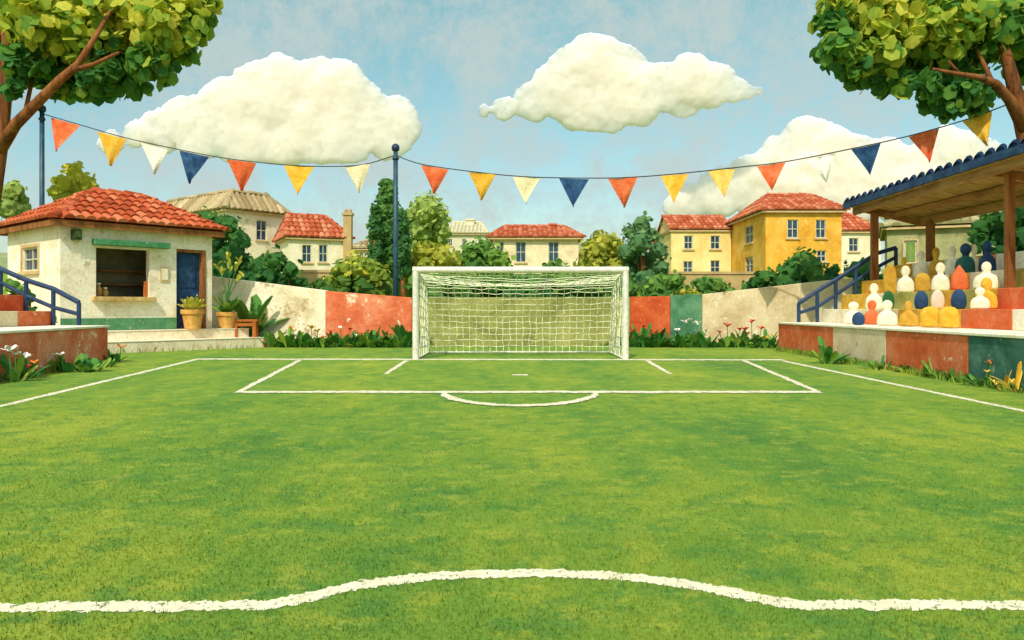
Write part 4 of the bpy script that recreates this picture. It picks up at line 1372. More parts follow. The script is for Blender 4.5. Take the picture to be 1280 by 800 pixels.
# pots
def pot(label, c, r, h, plant_mat, kind):
    t = thing('potted_plant', c, label, 'potted plant', 'potted plants by the hut door')
    mb = MB()
    prof = [(r * 0.68, 0), (r * 0.72, 0.02), (r * 0.93, h * 0.76), (r * 1.06, h * 0.77), (r * 1.08, h), (r * 0.94, h), (r * 0.9, h * 0.9), (0.02, h * 0.88)]
    mb.lathe(c, prof, 24)
    mb.build('pot', M['pot'], t, smooth=False)
    mb = MB()
    mb.lathe((c[0], c[1], c[2] + h * 0.89), [(r * 0.88, 0), (r * 0.5, 0.02), (0.02, 0.03)], 16)
    mb.build('soil', M['soil'], t)
    mb, tones = MB(), []
    r_ = random.Random(3)
    if kind == 'agave':
        for ring, (n, ln, lo) in enumerate(((9, .06, .0), (13, .45, .0), (14, .85, .0))):
            for i in range(n):
                a = 2 * math.pi * (i + .5 * (ring % 2)) / n
                blade(mb, tones, (c[0] + math.cos(a) * .08, c[1] + math.sin(a) * .08, c[2] + h * .88), (math.cos(a), math.sin(a), ln), (0.46, 0.46, 0.42)[ring], 0.085, 0.3, r_.uniform(0, 1))
        mb.build('leaves', M[plant_mat], t, tone=tones)
    else:
        b0 = (c[0], c[1], c[2] + h * .88)
        clump(mb, tones, b0, 18, 0.72, 0.15, 0.1, r_, lean=(.05, .8), tone=(.1, .9))
        mb.build('leaves', M['leaf_plant'], t, tone=tones)
        sb, fb, ft = MB(), MB(), []
        top = [((0.0, 0.0), [(0.02, 0.6), (0.1, 1.2), (0.06, 1.75)]), ((0, 0), [(.08, .7), (.26, 1.25), (.4, 1.62)]), ((0, 0), [(-.02, .6), (-.14, 1.15), (-.3, 1.5)]), ((0, 0), [(.05, .5), (.3, .95), (.5, 1.15)])]
        for o_, path in top:
            pts = [Vector(b0)] + [Vector((b0[0] + x, b0[1] - 0.1 * x, b0[2] + z)) for x, z in path]
            sb.tube(pts, [0.026, 0.022, 0.016, 0.008], 6)
            for k in range(9):
                t_ = 0.5 + 0.5 * (k + 1) / 9
                q = pts[2].lerp(pts[3], (t_ - .5) * 2)
                a = r_.uniform(0, 6.28)
                blade(fb, ft, q, (math.cos(a), math.sin(a), r_.uniform(.2, .9)), r_.uniform(.16, .28), 0.075, .3, r_.uniform(.3, 1))
        sb.build('stalks', M['leaf_plant'], t, tone=[.3] * len(sb.f), smooth=True)
        fb.build('upper_leaves', M['leaf_agave'], t, tone=ft)
    return t


c1 = HO + hu * ray_face(232, HO, hu) + nF * 0.42
pot('clay pot of short fat yellow-green leaves, in front of the blue door', (c1.x, c1.y, 0.6), 0.315, 0.58, 'leaf_agave', 'agave')
c2 = HO + hu * (HW + 0.32) + nF * 0.3
pot('clay pot with a tall branching plant, right of the hut corner', (c2.x, c2.y, 0.6), 0.29, 0.5, 'leaf_plant', 'tall')

# bench
bn = thing('bench', (-8.3, 24.8, 0.0), 'small reddish wooden bench beside the hut, behind the steps', 'bench')
p0 = HO + hu * (HW + 0.62) + nF * 0.62
b0 = Vector((p0.x, p0.y, 0))
bx = Vector((1, 0.12, 0)).normalized(); by = Vector((-0.12, 1, 0)).normalized()
L0 = ray_face(291, b0, bx); L1 = ray_face(321, b0, bx)
mb = MB()
for k in range(3):
    mb.obox(b0, bx, by, L0, L1, 0.0 + k * 0.15, 0.14 + k * 0.15, 0.80, 0.87)
mb.build('seat', M['bench_wood'], bn, bevel=0.008)
for s_ in (L0 + 0.02, L1 - 0.14):
    for q in (0.01, 0.32):
        mb = MB()
        mb.obox(b0, bx, by, s_, s_ + 0.11, q, q + 0.1, 0.0, 0.798)
        mb.build('leg', M['bench_wood'], bn, bevel=0.006)
mb = MB()
mb.obox(b0, bx, by, L0 + 0.132, L1 - 0.142, 0.03, 0.07, 0.66, 0.76)
mb.build('apron', M['bench_wood'], bn)


# ------------------------------------------------------------------ railing helper
def railing(parent, posts, mat, r=0.045, h_mid=0.5):
    """posts: list of (foot, top) points; top rail and mid rail run through them."""
    for f, tp in posts:
        mb = MB()
        mb.tube([f, tp], r * 0.95, 10)
        mb.build('post', mat, parent, smooth=False)
    mb = MB()
    tops = [tp for f, tp in posts]
    mb.tube(tops, r * 1.1, 10)
    mb.build('handrail', mat, parent)
    mb = MB()
    mb.tube([f.lerp(tp, h_mid) for f, tp in posts], r * 0.9, 10)
    mb.build('mid_rail', mat, parent)


# ------------------------------------------------------------------ left terrace
lt = thing('spectator_terrace', (-9.0, 17.9, 0), 'low terracotta terrace with stepped seat blocks and blue rail, at the left edge', 'terrace')
FX0, FX1, YN, YF = -9.04, -8.05, 9.5, 17.9
mb = MB()
mb.prism([(FX0, YF), (-14.5, YF), (-14.5, YN), (FX1, YN)][::-1], -0.1, 0.78)
tag(mb.build('wall_panel', M['terracotta_pale'], lt, bevel=0.015), 'faded terracotta front wall')
mb = MB()
mb.prism([(FX0 + .03, YF + .02), (-14.5, YF + .02), (-14.5, YN), (FX1 + .03, YN)][::-1], 0.784, 0.83)
mb.build('deck', M['stone_top'], lt, bevel=0.008)
LR = [(-10.28, [(17.9, 16.65, 'terracotta'), (16.65, 13.2, 'wall_beige'), (13.2, 9.6, 'terracotta')], 0.833, 1.15),
      (-10.88, [(17.9, 15.2, 'terracotta'), (15.2, 12.4, 'ochre'), (12.4, 9.6, 'cream_paint')], 1.15, 1.5),
      (-11.5, [(17.9, 14.2, 'cream_paint'), (14.2, 9.6, 'terracotta')], 1.5, 1.85)]
for i, (xr, segs, z0, z1) in enumerate(LR):
    xb = -11.0 if i == 0 else (-11.62 if i == 1 else -14.4)
    for y1, y0, m_ in segs:
        mb = MB()
        mb.box((xb, y0 + .004, z0 - (0 if i == 0 else .02)), (xr, y1 - .004 - i * .003, z1))
        mb.build('seat_block', M[m_], lt, bevel=0.012)
YR = 17.83
posts = []
for px, yt, zf in ((98, 378, 0.83), (66, 361, 0.83), (32, 350, 1.15), (0, 336, 1.5), (-34, 320, 1.85)):
    x = (px - 640) / FOC * YR
    zt = EYE + (HORIZON - yt) * YR / FOC
    posts.append((Vector((x, YR + .02, zf - .01)), Vector((x, YR + .02, zt))))
railing(lt, posts, M['navy_metal'], 0.05, 0.5)

# ------------------------------------------------------------------ right grandstand
gs = thing('grandstand', (9.5, 16, 0), 'roofed spectator stand with painted seat blocks and blue tiled roof, right of the pitch', 'grandstand')
fx = lambda y: 7.69 - (23.1 - y) * (7.69 - 7.38) / (23.1 - 11.54)
yat = lambda px: (lambda k: (7.69 - 23.1 * 0.02682) / (k - 0.02682))((px - 640) / FOC)
GY1, GY0 = 23.1, 8.6
seg = [(GY1, yat(1041), 'terracotta'), (yat(1041), yat(1107), 'wall_rose'), (yat(1107), yat(1210), 'terracotta'), (yat(1210), GY0, 'wall_teal')]
for y1, y0, m_ in seg:
    mb = MB()
    mb.prism([(fx(y1), y1 - .003), (fx(y0), y0 + .003), (8.2, y0 + .003), (8.2, y1 - .003)], -0.1, 0.765)
    mb.build('wall_panel', M[m_], gs, bevel=0.014)
mb = MB()
mb.prism([(fx(GY1) - .03, GY1 + .02), (fx(GY0) - .03, GY0), (12.4, GY0), (12.4, GY1 + .02)], 0.768, 0.815)
mb.build('deck', M['stone_top'], gs, bevel=0.008)
mb = MB()
mb.box((8.203, GY0 + .01, -0.1), (12.4, GY1 - .02, 0.765))
mb.build('foundation', M['wall_beige'], gs)
GR = [8.94, 9.5, 10.07, 10.75, 12.3]
GZ = [0.818, 1.19, 1.6, 2.0, 2.42]
ROWS = [[(1027, 'cream_paint'), (1098, 'wall_beige'), (1122, 'mustard'), (1148, 'ochre'), (1201, 'terracotta'), (1265, 'cream_paint'), (1330, 'ochre'), (1420, None)],
        [(1050, 'ochre'), (1088, 'cream_paint'), (1104, 'olive'), (1178, 'ochre'), (1196, 'olive'), (1220, 'ochre'), (1246, 'terracotta'), (1330, 'cream_paint'), (1420, None)],
        [(1076, 'ochre'), (1104, 'mustard'), (1121, 'cream_paint'), (1140, 'mustard'), (1166, 'cream_paint'), (1186, 'ochre'), (1212, 'cream_paint'), (1262, 'olive'), (1300, 'terracotta'), (1420, None)],
        [(1108, 'ochre'), (1140, 'cream_paint'), (1163, 'mustard'), (1180, 'cream_paint'), (1198, 'ochre'), (1215, 'ochre'), (1236, 'terracotta'), (1245, 'cream_paint'), (1300, 'olive'), (1420, None)]]
for i, row in enumerate(ROWS):
    xr, xb = GR[i], GR[i + 1] + (0.12 if i < 3 else 0)
    ys = [min(GY1, xr * FOC / (p_ - 640)) for p_, _ in row]
    ys[0] = GY1 - .02 * i
    ys[-1] = GY0
    for k in range(len(row) - 1):
        mb = MB()
        mb.box((xr, ys[k + 1] + .003, GZ[i] - (0 if i == 0 else .02)), (xb, ys[k] - .003, GZ[i + 1]))
        mb.build('seat_block', M[row[k][1]], gs, bevel=0.014)
# roof: posts, beams, boarded underside, blue tiles
RA, RB = Vector((9.75, 23.0, 0)), Vector((9.45, 8.2, 0))     # front eave line (plan)
RC, RD = Vector((12.2, 8.2, 0)), Vector((11.75, 23.0, 0))
ZF, ZB = 4.10, 3.74
posts_xy = [((1093), 22.4, GZ[3], None), ((1262), 15.9, GZ[2], None)]
for px, d, zf, _ in posts_xy:
    x = (px - 640) / FOC * d
    mb = MB()
    e_ = .085 if d > 20 else .075
    mb.box((x - e_, d - e_, zf - .01), (x + e_, d + e_, ZF - .2))
    mb.build('post', M['wood'], gs, bevel=0.01)
for x, y in ((9.72, 9.4),):
    mb = MB()
    mb.box((x - .105, y - .105, GZ[2] - .01), (x + .105, y + .105, ZF - .2))
    mb.build('post', M['wood'], gs, bevel=0.01)
for px, d in ((1163, 21.9),):
    x = (px - 640) / FOC * d
    mb = MB()
    mb.box((x - .09, d - .09, GZ[4] - .01), (x + .09, d + .09, ZB - .14))
    mb.build('post', M['wood'], gs, bevel=0.01)
mb = MB()
mb.box((11.6, 12.0, GZ[4] - .01), (11.82, 12.22, ZB - .14))
mb.build('post', M['wood'], gs, bevel=0.01)
cb = lambda a, b, t: a.lerp(b, t)
rp = lambda p, z: Vector((p.x, p.y, z))
mb = MB()
mb.beam(rp(RA, ZF - .1) + Vector((.1, 0, 0)), rp(RB, ZF - .1) + Vector((.1, 0, 0)), 0.12, 0.2)
mb.build('front_beam', M['wood_beam'], gs)
mb = MB()
mb.beam(rp(RD, ZB - .1) + Vector((-.25, -.3, 0)), rp(RC, ZB - .1) + Vector((-.25, 0, 0)), 0.12, 0.2)
mb.build('back_beam', M['wood_beam'], gs)
mb = MB()
mb.beam(rp(RA.lerp(RD, .5), (ZF + ZB) / 2 - .09), rp(RB.lerp(RC, .5), (ZF + ZB) / 2 - .09), 0.1, 0.14)
mb.build('middle_beam', M['wood_beam'], gs)
for t_ in (0.03, 0.45, 0.9):
    mb = MB()
    a, b = RA.lerp(RB, t_), RD.lerp(RC, t_)
    mb.beam(rp(a, ZF - .1) + Vector((.17, 0, 0)), rp(b, ZB - .1) + Vector((-.32, 0, 0)), 0.1, 0.16)
    mb.build('rafter', M['wood_beam'], gs)
mb = MB()
n_pl = 64
for k in range(n_pl):
    a0_, a1_ = RA.lerp(RB, k / n_pl), RA.lerp(RB, (k + .93) / n_pl)
    d0_, d1_ = RD.lerp(RC, k / n_pl), RD.lerp(RC, (k + .93) / n_pl)
    j = random.uniform(0, .008)
    lo = [rp(a0_, ZF + j), rp(a1_, ZF + j), rp(d1_, ZB + j), rp(d0_, ZB + j)]
    hi = [p_ + Vector((0, 0, .03)) for p_ in lo]
    mb.add(lo + hi, [(0, 1, 2, 3), (7, 6, 5, 4), (0, 4, 5, 1), (1, 5, 6, 2), (2, 6, 7, 3), (3, 7, 4, 0)])
mb.build('soffit', M['plank'], gs)
mb = MB()
off = Vector((-.12, 0, 0))
mb.beam(rp(RA, ZF + .07) + off + Vector((0, .2, 0)), rp(RB, ZF + .07) + off, 0.08, 0.16)
mb.build('fascia', M['navy'], gs)
mb = MB()
tiled_plane(mb, [rp(RB, ZF + .12) + off, rp(RA, ZF + .12) + off + Vector((0, .25, 0)), rp(RD, ZB + .12) + Vector((.2, .25, 0)), rp(RC, ZB + .12) + Vector((.2, 0, 0))], 0.4, 0.6, jit=.01)
mb.build('roof', M['tile_blue'], gs)
# handrail at the far end of the stand, climbing the steps
posts = []
for px, yf, yt, d in ((997, 406, 379, 23.0), (1020, 406, 364, 23.0), (1043, 394, 350, 23.0), (1068, 368, 334, 23.0), (1094, 350, 317, 23.0), (1118, 332, 310, 23.0)):
    x = (px - 640) / FOC * d
    zf = 0.81 if x < 8.94 else (1.19 if x < 9.5 else (1.6 if x < 10.07 else (2.0 if x < 10.75 else 2.42)))
    posts.append((Vector((x, d - .09, zf - .01)), Vector((x, d - .09, EYE + (HORIZON - yt) * d / FOC))))
railing(gs, posts, M['navy_metal'], 0.055, 0.5)

# ------------------------------------------------------------------ spectators (plain painted figures)
def fig_profile(h, w, kind):
    if kind == 'head':
        return [(w * r_, h * z_) for r_, z_ in ((.34, 0), (.44, .08), (.49, .25), (.5, .45), (.46, .65), (.36, .82), (.22, .94), (.06, 1.0))]
    if kind == 'hood':
        return [(w * r_, h * z_) for r_, z_ in ((.46, 0), (.5, .1), (.49, .35), (.45, .52), (.36, .66), (.25, .78), (.13, .9), (.02, 1.0))]
    if kind == 'mound':
        return [(w * r_, h * z_) for r_, z_ in ((.48, 0), (.5, .1), (.5, .5), (.46, .75), (.36, .9), (.2, .98), (.02, 1.0))]
    hd = 0.205 if kind == 'body' else 0.15
    return [(w * r_, h * z_) for r_, z_ in ((.46, 0), (.5, .06), (.5, .22), (.47, .36), (.4, .46), (.28, .53), (.165, .575), (.155, .6), (hd * .86, .65), (hd * 1.18, .72), (hd * 1.28, .8), (hd * 1.15, .89), (hd * .8, .96), (hd * .35, .993), (.012, 1.0))]


GSPEC = 'painted spectator figures on the stand'


def spectator(row, cx, ytop, wpx, mat, label, kind='body', fwd=0.0, x=None):
    x = x or ([8.62, 9.2, 9.78, 10.42][row] - fwd)
    d = x * FOC / (cx - 640)
    zb = [0.818, 1.192, 1.602, 2.002][row]
    zt = EYE + (HORIZON - ytop) * d / FOC
    h = max(0.25, zt - zb)
    w = wpx * d / FOC * 0.9
    mb = MB()
    mb.lathe((x, d, zb), fig_profile(h, w, kind), 24, 1.0, 0.5 if kind in ('body', 'wide') else .6, rot=math.atan2(-x, d) * 1.2)
    o = mb.build('spectator_figure', M[mat], None, (x, d, zb), smooth=True)
    s_ = o.modifiers.new('smooth', 'SUBSURF'); s_.levels = 1; s_.render_levels = 1
    return tag(o, label, 'spectator', GSPEC)


SPEC = [
    (0, 1067, 377, 27, 'cream_paint', 'cream seated figure at the far end of the lowest row, behind a navy rounded one', 'body', 0),
    (0, 1073, 390, 17, 'navy', 'small navy egg-shaped figure at the front of the lowest row, far end', 'head', .5),
    (0, 1090, 375, 23, 'terracotta', 'terracotta figure between two cream ones, near the far end of the lower rows', 'body', -.14),
    (0, 1109, 375, 27, 'cream_paint', 'cream seated figure in the lowest row, just left of the mustard figure', 'body', 0),
    (0, 1135.5, 376, 27, 'mustard', 'mustard figure with small head in the lowest row', 'wide', 0),
    (0, 1163, 383, 28, 'ochre', 'headless broad ochre mound in the lowest row, next to the mustard figure', 'mound', 0),
    (0, 1186, 383, 28, 'ochre', 'broad ochre mound in the lowest row, beside the terracotta seat block', 'mound', 0),
    (1, 1092.5, 354, 23, 'cream_paint', 'cream figure in the second row, above the terracotta figure', 'body', 0),
    (1, 1110.5, 363, 16, 'green_paint', 'dark green rounded head in the second row, behind a cream figure', 'head', 0),
    (1, 1151.5, 363, 18, 'navy', 'navy rounded head in the second row, left of the pale pink one', 'head', 0),
    (1, 1172, 362, 18, 'rose_paint', 'pale pink rounded head in the second row, between two navy ones', 'head', 0),
    (1, 1198.5, 361, 20, 'navy', 'navy rounded head in the second row, right of the pale pink one', 'head', 0),
    (1, 1225, 359, 25, 'cream_paint', 'cream figure in the second row, in front of a taller ochre figure', 'body', .12),
    (1, 1233, 347, 28, 'ochre', 'ochre figure in the second row, beside the terracotta seat blocks', 'body', -.05),
    (2, 1112.5, 331, 18, 'mustard', 'mustard capped figure at the far end of the third row', 'mound', 0),
    (2, 1132, 332, 23, 'cream_paint', 'cream figure in the third row, second from the far end', 'body', 0),
    (2, 1153, 341, 21, 'mustard', 'low mustard mound in the third row, between two cream figures', 'mound', 0),
    (2, 1175.5, 328, 24, 'cream_paint', 'cream figure in the third row, left of the terracotta hooded one', 'body', 0),
    (2, 1199, 331, 23, 'terracotta', 'terracotta hooded figure in the third row', 'hood', 0),
    (2, 1233, 327, 34, 'cream_paint', 'broad cream figure with small head in the third row, by the post', 'wide', 0),
    (3, 1130, 321, 14, 'ochre', 'small ochre figure at the far end of the top row', 'body', 0),
    (3, 1151.5, 313, 20, 'cream_paint', 'cream figure in the top row, left of the ochre figure', 'body', 0),
    (3, 1170, 309, 19, 'mustard', 'ochre figure in the top row, between two cream ones', 'body', 0),
    (3, 1190.5, 307, 19, 'cream_paint', 'cream figure in the top row, left of the teal figure', 'body', 0),
    (3, 1218, 305, 15, 'plaster_tan', 'cream figure in the top row, squeezed between the teal and the navy figures', 'body', -.15),
    (3, 1234, 301, 22, 'navy', 'navy figure in the top row, nearest the post', 'body', 0),
]
for a in SPEC:
    spectator(*a)
# the teal figure with a navy head
x = 10.42
d = x * FOC / (1207 - 640)
h, w_ = EYE + (HORIZON - 304) * d / FOC - 2.002, 24 * d / FOC
t = thing('spectator_figure', (x, d, 2.002), 'teal figure with a navy head in the top row', 'spectator', GSPEC)
pr = fig_profile(h, w_, 'body')
mb = MB(); mb.lathe((x, d, 2.002), pr[:8], 24, 1, .5, rot=math.atan2(-x, d) * 1.2); mb.build('body', M['teal_paint'], t, smooth=True)
mb = MB(); mb.lathe((x, d, 2.002), [(r_, z_) for r_, z_ in pr[7:]], 24, 1, .6, rot=math.atan2(-x, d) * 1.2); mb.build('head', M['navy'], t, smooth=True)

# ------------------------------------------------------------------ goal
goal = thing('football_goal', (0.2, 18.9, 0), 'white football goal with a cream net on the goal line', 'goal')
GXL, GXR, GYF = G(519.5, 449.5).x, G(782, 449.5).x, 18.9
GZT = 2.12
PR = 0.075
for x in (GXL, GXR):
    mb = MB()
    mb.tube([(x, GYF, -0.02), (x, GYF, GZT + PR)], PR, 16)
    mb.build('goalpost', M['white_metal'], goal, bevel=0.012)
mb = MB()
mb.tube([(GXL - PR * .96, GYF, GZT), (GXR + PR * .96, GYF, GZT)], PR * 1.02, 16)
mb.build('crossbar', M['white_metal'], goal, bevel=0.012)
# profile of the net in depth: crossbar -> bend -> ground
PROF = [(18.9, 2.06), (19.5, 2.01), (20.2, 1.93), (20.75, 1.8), (21.0, 1.6), (21.25, 1.1), (21.45, 0.55), (21.6, 0.03)]


def prof_at(t):
    L = [0]
    for a, b in zip(PROF[:-1], PROF[1:]):
        L.append(L[-1] + math.hypot(b[0] - a[0], b[1] - a[1]))
    q = t * L[-1]
    for i in range(len(L) - 1):
        if q <= L[i + 1] + 1e-9:
            f = (q - L[i]) / (L[i + 1] - L[i])
            return (PROF[i][0] + (PROF[i + 1][0] - PROF[i][0]) * f, PROF[i][1] + (PROF[i + 1][1] - PROF[i][1]) * f)
    return PROF[-1]


for x in (GXL + .04, GXR - .04):
    mb = MB()
    mb.tube([(x, y_, z_) for y_, z_ in PROF] + [(x, 20.2, .03), (x, 18.95, .03)], 0.026, 8)
    mb.build('net_support', M['frame_grey'], goal, smooth=True)
mb = MB()
mb.tube([(GXL + .04, 21.6, .03), (GXR - .04, 21.6, .03)], 0.026, 8)
mb.build('back_bar', M['frame_grey'], goal, smooth=True)


def net_pt(s, t):
    y_, z_ = prof_at(t)
    e = math.sin(math.pi * s)
    roof_sag = 0.16 * e * math.sin(math.pi * min(1, t / 0.42)) if t < 0.42 else 0
    back = 0.22 * e * math.sin(math.pi * max(0, (t - 0.3) / 0.7))
    z2 = z_ - roof_sag - 0.05 * e * math.sin(math.pi * t)
    return Vector((GXL + .06 + (GXR - GXL - .12) * s, y_ + back, max(0.03, z2)))


mb = MB()
NC, NR, NRD = 27, 22, 0.0105
wob = {}
for i in range(NC + 1):
    for j in range(NR + 1):
        p_ = net_pt(i / NC, j / NR)
        if 0 < i < NC and 0 < j < NR:
            p_ += Vector((random.gauss(0, .014), random.gauss(0, .01), random.gauss(0, .012)))
        wob[i, j] = p_
for i in range(NC + 1):
    mb.tube([wob[i, j] for j in range(NR + 1)], NRD, 4)
for j in range(NR + 1):
    mb.tube([wob[i, j] for i in range(NC + 1)], NRD, 4)
for side, ii in ((GXL + .05, 0), (GXR - .05, NC)):
    # side panels: columns at constant depth, rows at constant height fraction
    ncs = 10
    grid = {}
    for a in range(ncs + 1):
        yq = 18.92 + (21.6 - 18.92) * a / ncs
        # top of the side panel at this depth
        zt_ = 0.03
        for (y0_, z0_), (y1_, z1_) in zip(PROF[:-1], PROF[1:]):
            if y0_ <= yq <= y1_ + 1e-6:
                zt_ = z0_ + (z1_ - z0_) * (yq - y0_) / (y1_ - y0_)
        for b in range(9):
            grid[a, b] = Vector((side + random.gauss(0, .01), yq, 0.03 + (zt_ - .03) * b / 8))
    for a in range(ncs + 1):
        mb.tube([grid[a, b] for b in range(9)], NRD, 4)
    for b in range(9):
        mb.tube([grid[a, b] for a in range(ncs + 1)], NRD, 4)
mb.build('net', M['net'], goal)

# ------------------------------------------------------------------ flagpoles and bunting
def pole(label, px, ytop, d, r):
    x = (px - 640) / FOC * d
    zt = EYE + (HORIZON - ytop) * d / FOC
    zb = gz(x, d)
    t = thing('flagpole', (x, d, zb), label, 'pole', 'bunting poles')
    mb = MB()
    mb.tube([(x, d, zb - .1), (x, d, zt * .5), (x, d, zt)], [r * 1.1, r, r * .92], 14)
    mb.build('shaft', M['teal_metal'], t, smooth=True)
    mb = MB()
    mb.lathe((x, d, zt + .003), [(r * 1.0, 0), (r * 1.5, .03), (r * 1.6, .12), (r * 1.3, .2), (r * .5, .25)], 14)
    mb.build('cap', M['navy_metal'], t, smooth=True)
    mb = MB()
    mb.lathe((x, d, zt - .3), [(r * 1.05, 0), (r * 1.3, .02), (r * 1.3, .08), (r * 1.05, .1)], 14)
    mb.build('collar', M['navy_metal'], t, smooth=True)
    return Vector((x, d, zt))


top1 = pole('dark teal pole behind the hut, under the left tree', 52.5, 140, 28, 0.085)
top2 = pole('dark teal pole with a knob, left of the goal behind the wall', 494.5, 189, 27, 0.085)


def bunting(label, A, dA, B, dB, spec, string_pts):
    """A, B photo columns of the ends; depth runs evenly between them along a straight line in plan."""
    pA = Vector(((A - 640) / FOC * dA, dA, 0)); pB = Vector(((B - 640) / FOC * dB, dB, 0))
    dirv = (pB - pA)

    def at(px, py):
        f = ray_face(px, pA, dirv)
        q = pA + dirv * f
        return Vector((q.x, q.y, EYE + (HORIZON - py) * q.y / FOC))
    pts = [at(*p_) for p_ in string_pts]
    # smooth the sag
    dense = []
    n = len(pts)
    for i in range(n - 1):
        p0_, p1_, p2_, p3_ = pts[max(i - 1, 0)], pts[i], pts[i + 1], pts[min(i + 2, n - 1)]
        for k in range(6):
            t_ = k / 6
            dense.append(0.5 * ((2 * p1_) + (p2_ - p0_) * t_ + (2 * p0_ - 5 * p1_ + 4 * p2_ - p3_) * t_ ** 2 + (3 * p1_ - p0_ - 3 * p2_ + p3_) * t_ ** 3))
    dense.append(pts[-1])
    t = thing('bunting', pts[0], label, 'bunting', 'strings of pennants over the pitch')
    mb = MB()
    mb.tube(dense, 0.016, 6)
    mb.build('cord', M['cord'], t)
    names = {'flag_orange': 'orange pennant', 'flag_yellow': 'yellow pennant', 'flag_cream': 'cream pennant', 'flag_navy': 'navy pennant', 'flag_white': 'white pennant', 'flag_pale_yellow': 'faded yellow pennant'}
    nrm = Vector((-dirv.y, dirv.x, 0)).normalized()
    for (x0, y0, x1, y1, tx, ty, m_) in spec:
        a, b, c = at(x0, y0 + 1), at(x1, y1 + 1), at(tx, ty)
        N = 7
        ph, am = random.uniform(0, 6.28), random.uniform(.03, .08)
        c = c + nrm * random.uniform(-.14, .14)
        rows = []
        for i in range(N + 1):
            f = i / N
            l, r = a.lerp(c, f), b.lerp(c, f)
            rows.append([l.lerp(r, k / 6) + nrm * (am * math.sin(ph + k * .9 + f * 2.5) * (0.3 + f)) for k in range(7)])
        vs = [p_ for rw in rows for p_ in rw]
        m0 = len(vs)
        vs += [p_ + nrm * .008 for p_ in vs]
        fs = []
        for i in range(N):
            for k in range(6):
                q = (i * 7 + k, i * 7 + k + 1, (i + 1) * 7 + k + 1, (i + 1) * 7 + k)
                fs.append(q)
                fs.append(tuple(m0 + z_ for z_ in reversed(q)))
        for i in range(N):
            fs.append((i * 7, (i + 1) * 7, m0 + (i + 1) * 7, m0 + i * 7))
            fs.append((i * 7 + 6, m0 + i * 7 + 6, m0 + (i + 1) * 7 + 6, (i + 1) * 7 + 6))
        for k in range(6):
            fs.append((k, m0 + k, m0 + k + 1, k + 1))
        mb = MB()
        mb.add(vs, fs)
        tag(mb.build('pennant', M[m_], t, smooth=False), names[m_])
    return at


bunting('left bunting of seven triangular pennants from the hut pole to the centre pole', 52.5, 28, 494.5, 27,
        [(64, 146, 100, 156, 72, 190, 'flag_orange'), (121, 163, 158, 173, 137, 207, 'flag_yellow'), (176, 177, 210, 187, 190, 217, 'flag_white'), (224, 187, 261, 195, 238, 230, 'flag_navy'),
         (283, 198, 320, 203, 300, 238, 'flag_orange'), (355, 206, 393, 207, 373, 244, 'flag_yellow'), (431, 207, 463, 204, 448, 241, 'flag_cream')],
        [(52.5, 142), (100, 156), (158, 172.5), (224, 187), (283, 198), (355, 206), (410, 208), (455, 205.5), (494.5, 194)])
bunting('right bunting of twelve triangular pennants from the centre pole to the right tree', 494.5, 27, 1262, 20.75,
        [(526, 205, 561, 211, 541, 242, 'flag_orange'), (586, 214, 620, 217, 600, 250, 'flag_yellow'), (641, 220, 675, 221.5, 656, 254, 'flag_cream'), (699, 222, 736, 223, 717, 259, 'flag_navy'),
         (760, 222.5, 797, 221, 779, 259, 'flag_orange'), (826, 219, 861, 216, 843, 254, 'flag_yellow'), (885, 213, 919, 209.5, 906, 247, 'flag_pale_yellow'), (946, 207, 982, 202, 965, 238, 'flag_orange'),
         (1009, 198, 1044, 190.5, 1033, 228, 'flag_white'), (1064, 186, 1101, 178, 1088, 218, 'flag_navy'), (1136, 170, 1174, 159.5, 1163, 202, 'flag_orange'), (1203, 151, 1240, 138, 1234, 183, 'flag_yellow')],
        [(494.5, 194), (526, 205), (586, 214), (650, 220.5), (717, 222.5), (780, 222), (843, 217.5), (919, 209.5), (982, 202), (1064, 186), (1136, 170), (1203, 151), (1240, 138), (1263, 129)])

# ------------------------------------------------------------------ the two big framing trees
def tree(label, d, trunk, branches, circles, name='broadleaf_tree', ddep=1.3, dens=560, size=0.35):
    k = d / 20.5      # the same shape in the picture, at the tree's own distance and size
    base = P(trunk[0][0], 386, d)
    base.z = 0
    t = thing(name, (base.x, base.y, 0), label, 'tree', 'big trees framing the pitch')
    mb = MB()
    pts = [Vector((base.x, d, -0.2))] + [P(x_, y_, d) for x_, y_, _ in trunk[1:]]
    mb.tube(pts, [r_ * k for _, _, r_ in trunk], 14)
    mb.build('trunk', M['bark'], t, smooth=True)
    for br in branches:
        mb = MB()
        mb.tube([P(x_, y_, d + dd * 4.5 * k) for x_, y_, r_, dd in br], [r_ * k for x_, y_, r_, dd in br], 10)
        mb.build('branch', M['bark'], t, smooth=True)
    sprays = []
    for cx, cy, r, tone in circles:      # loose sprays of leaves standing out of the crown's outline
        for _ in range(3):
            a = random.uniform(0, 2 * math.pi)
            sprays.append((cx + math.cos(a) * r * 1.05, cy + math.sin(a) * r * 0.95, random.uniform(7, 11), min(1, max(0, tone + random.uniform(-.15, .2)))))
    blobs = px_blobs([c + (RNG.uniform(-0.5, 1.9) * k,) for c in list(circles) + sprays], d)  # circle tones paint upper clumps lit and lower clumps shaded
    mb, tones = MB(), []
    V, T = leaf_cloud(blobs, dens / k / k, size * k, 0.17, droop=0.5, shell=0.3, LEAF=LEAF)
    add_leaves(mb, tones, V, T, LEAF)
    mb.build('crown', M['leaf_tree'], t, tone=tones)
    return t


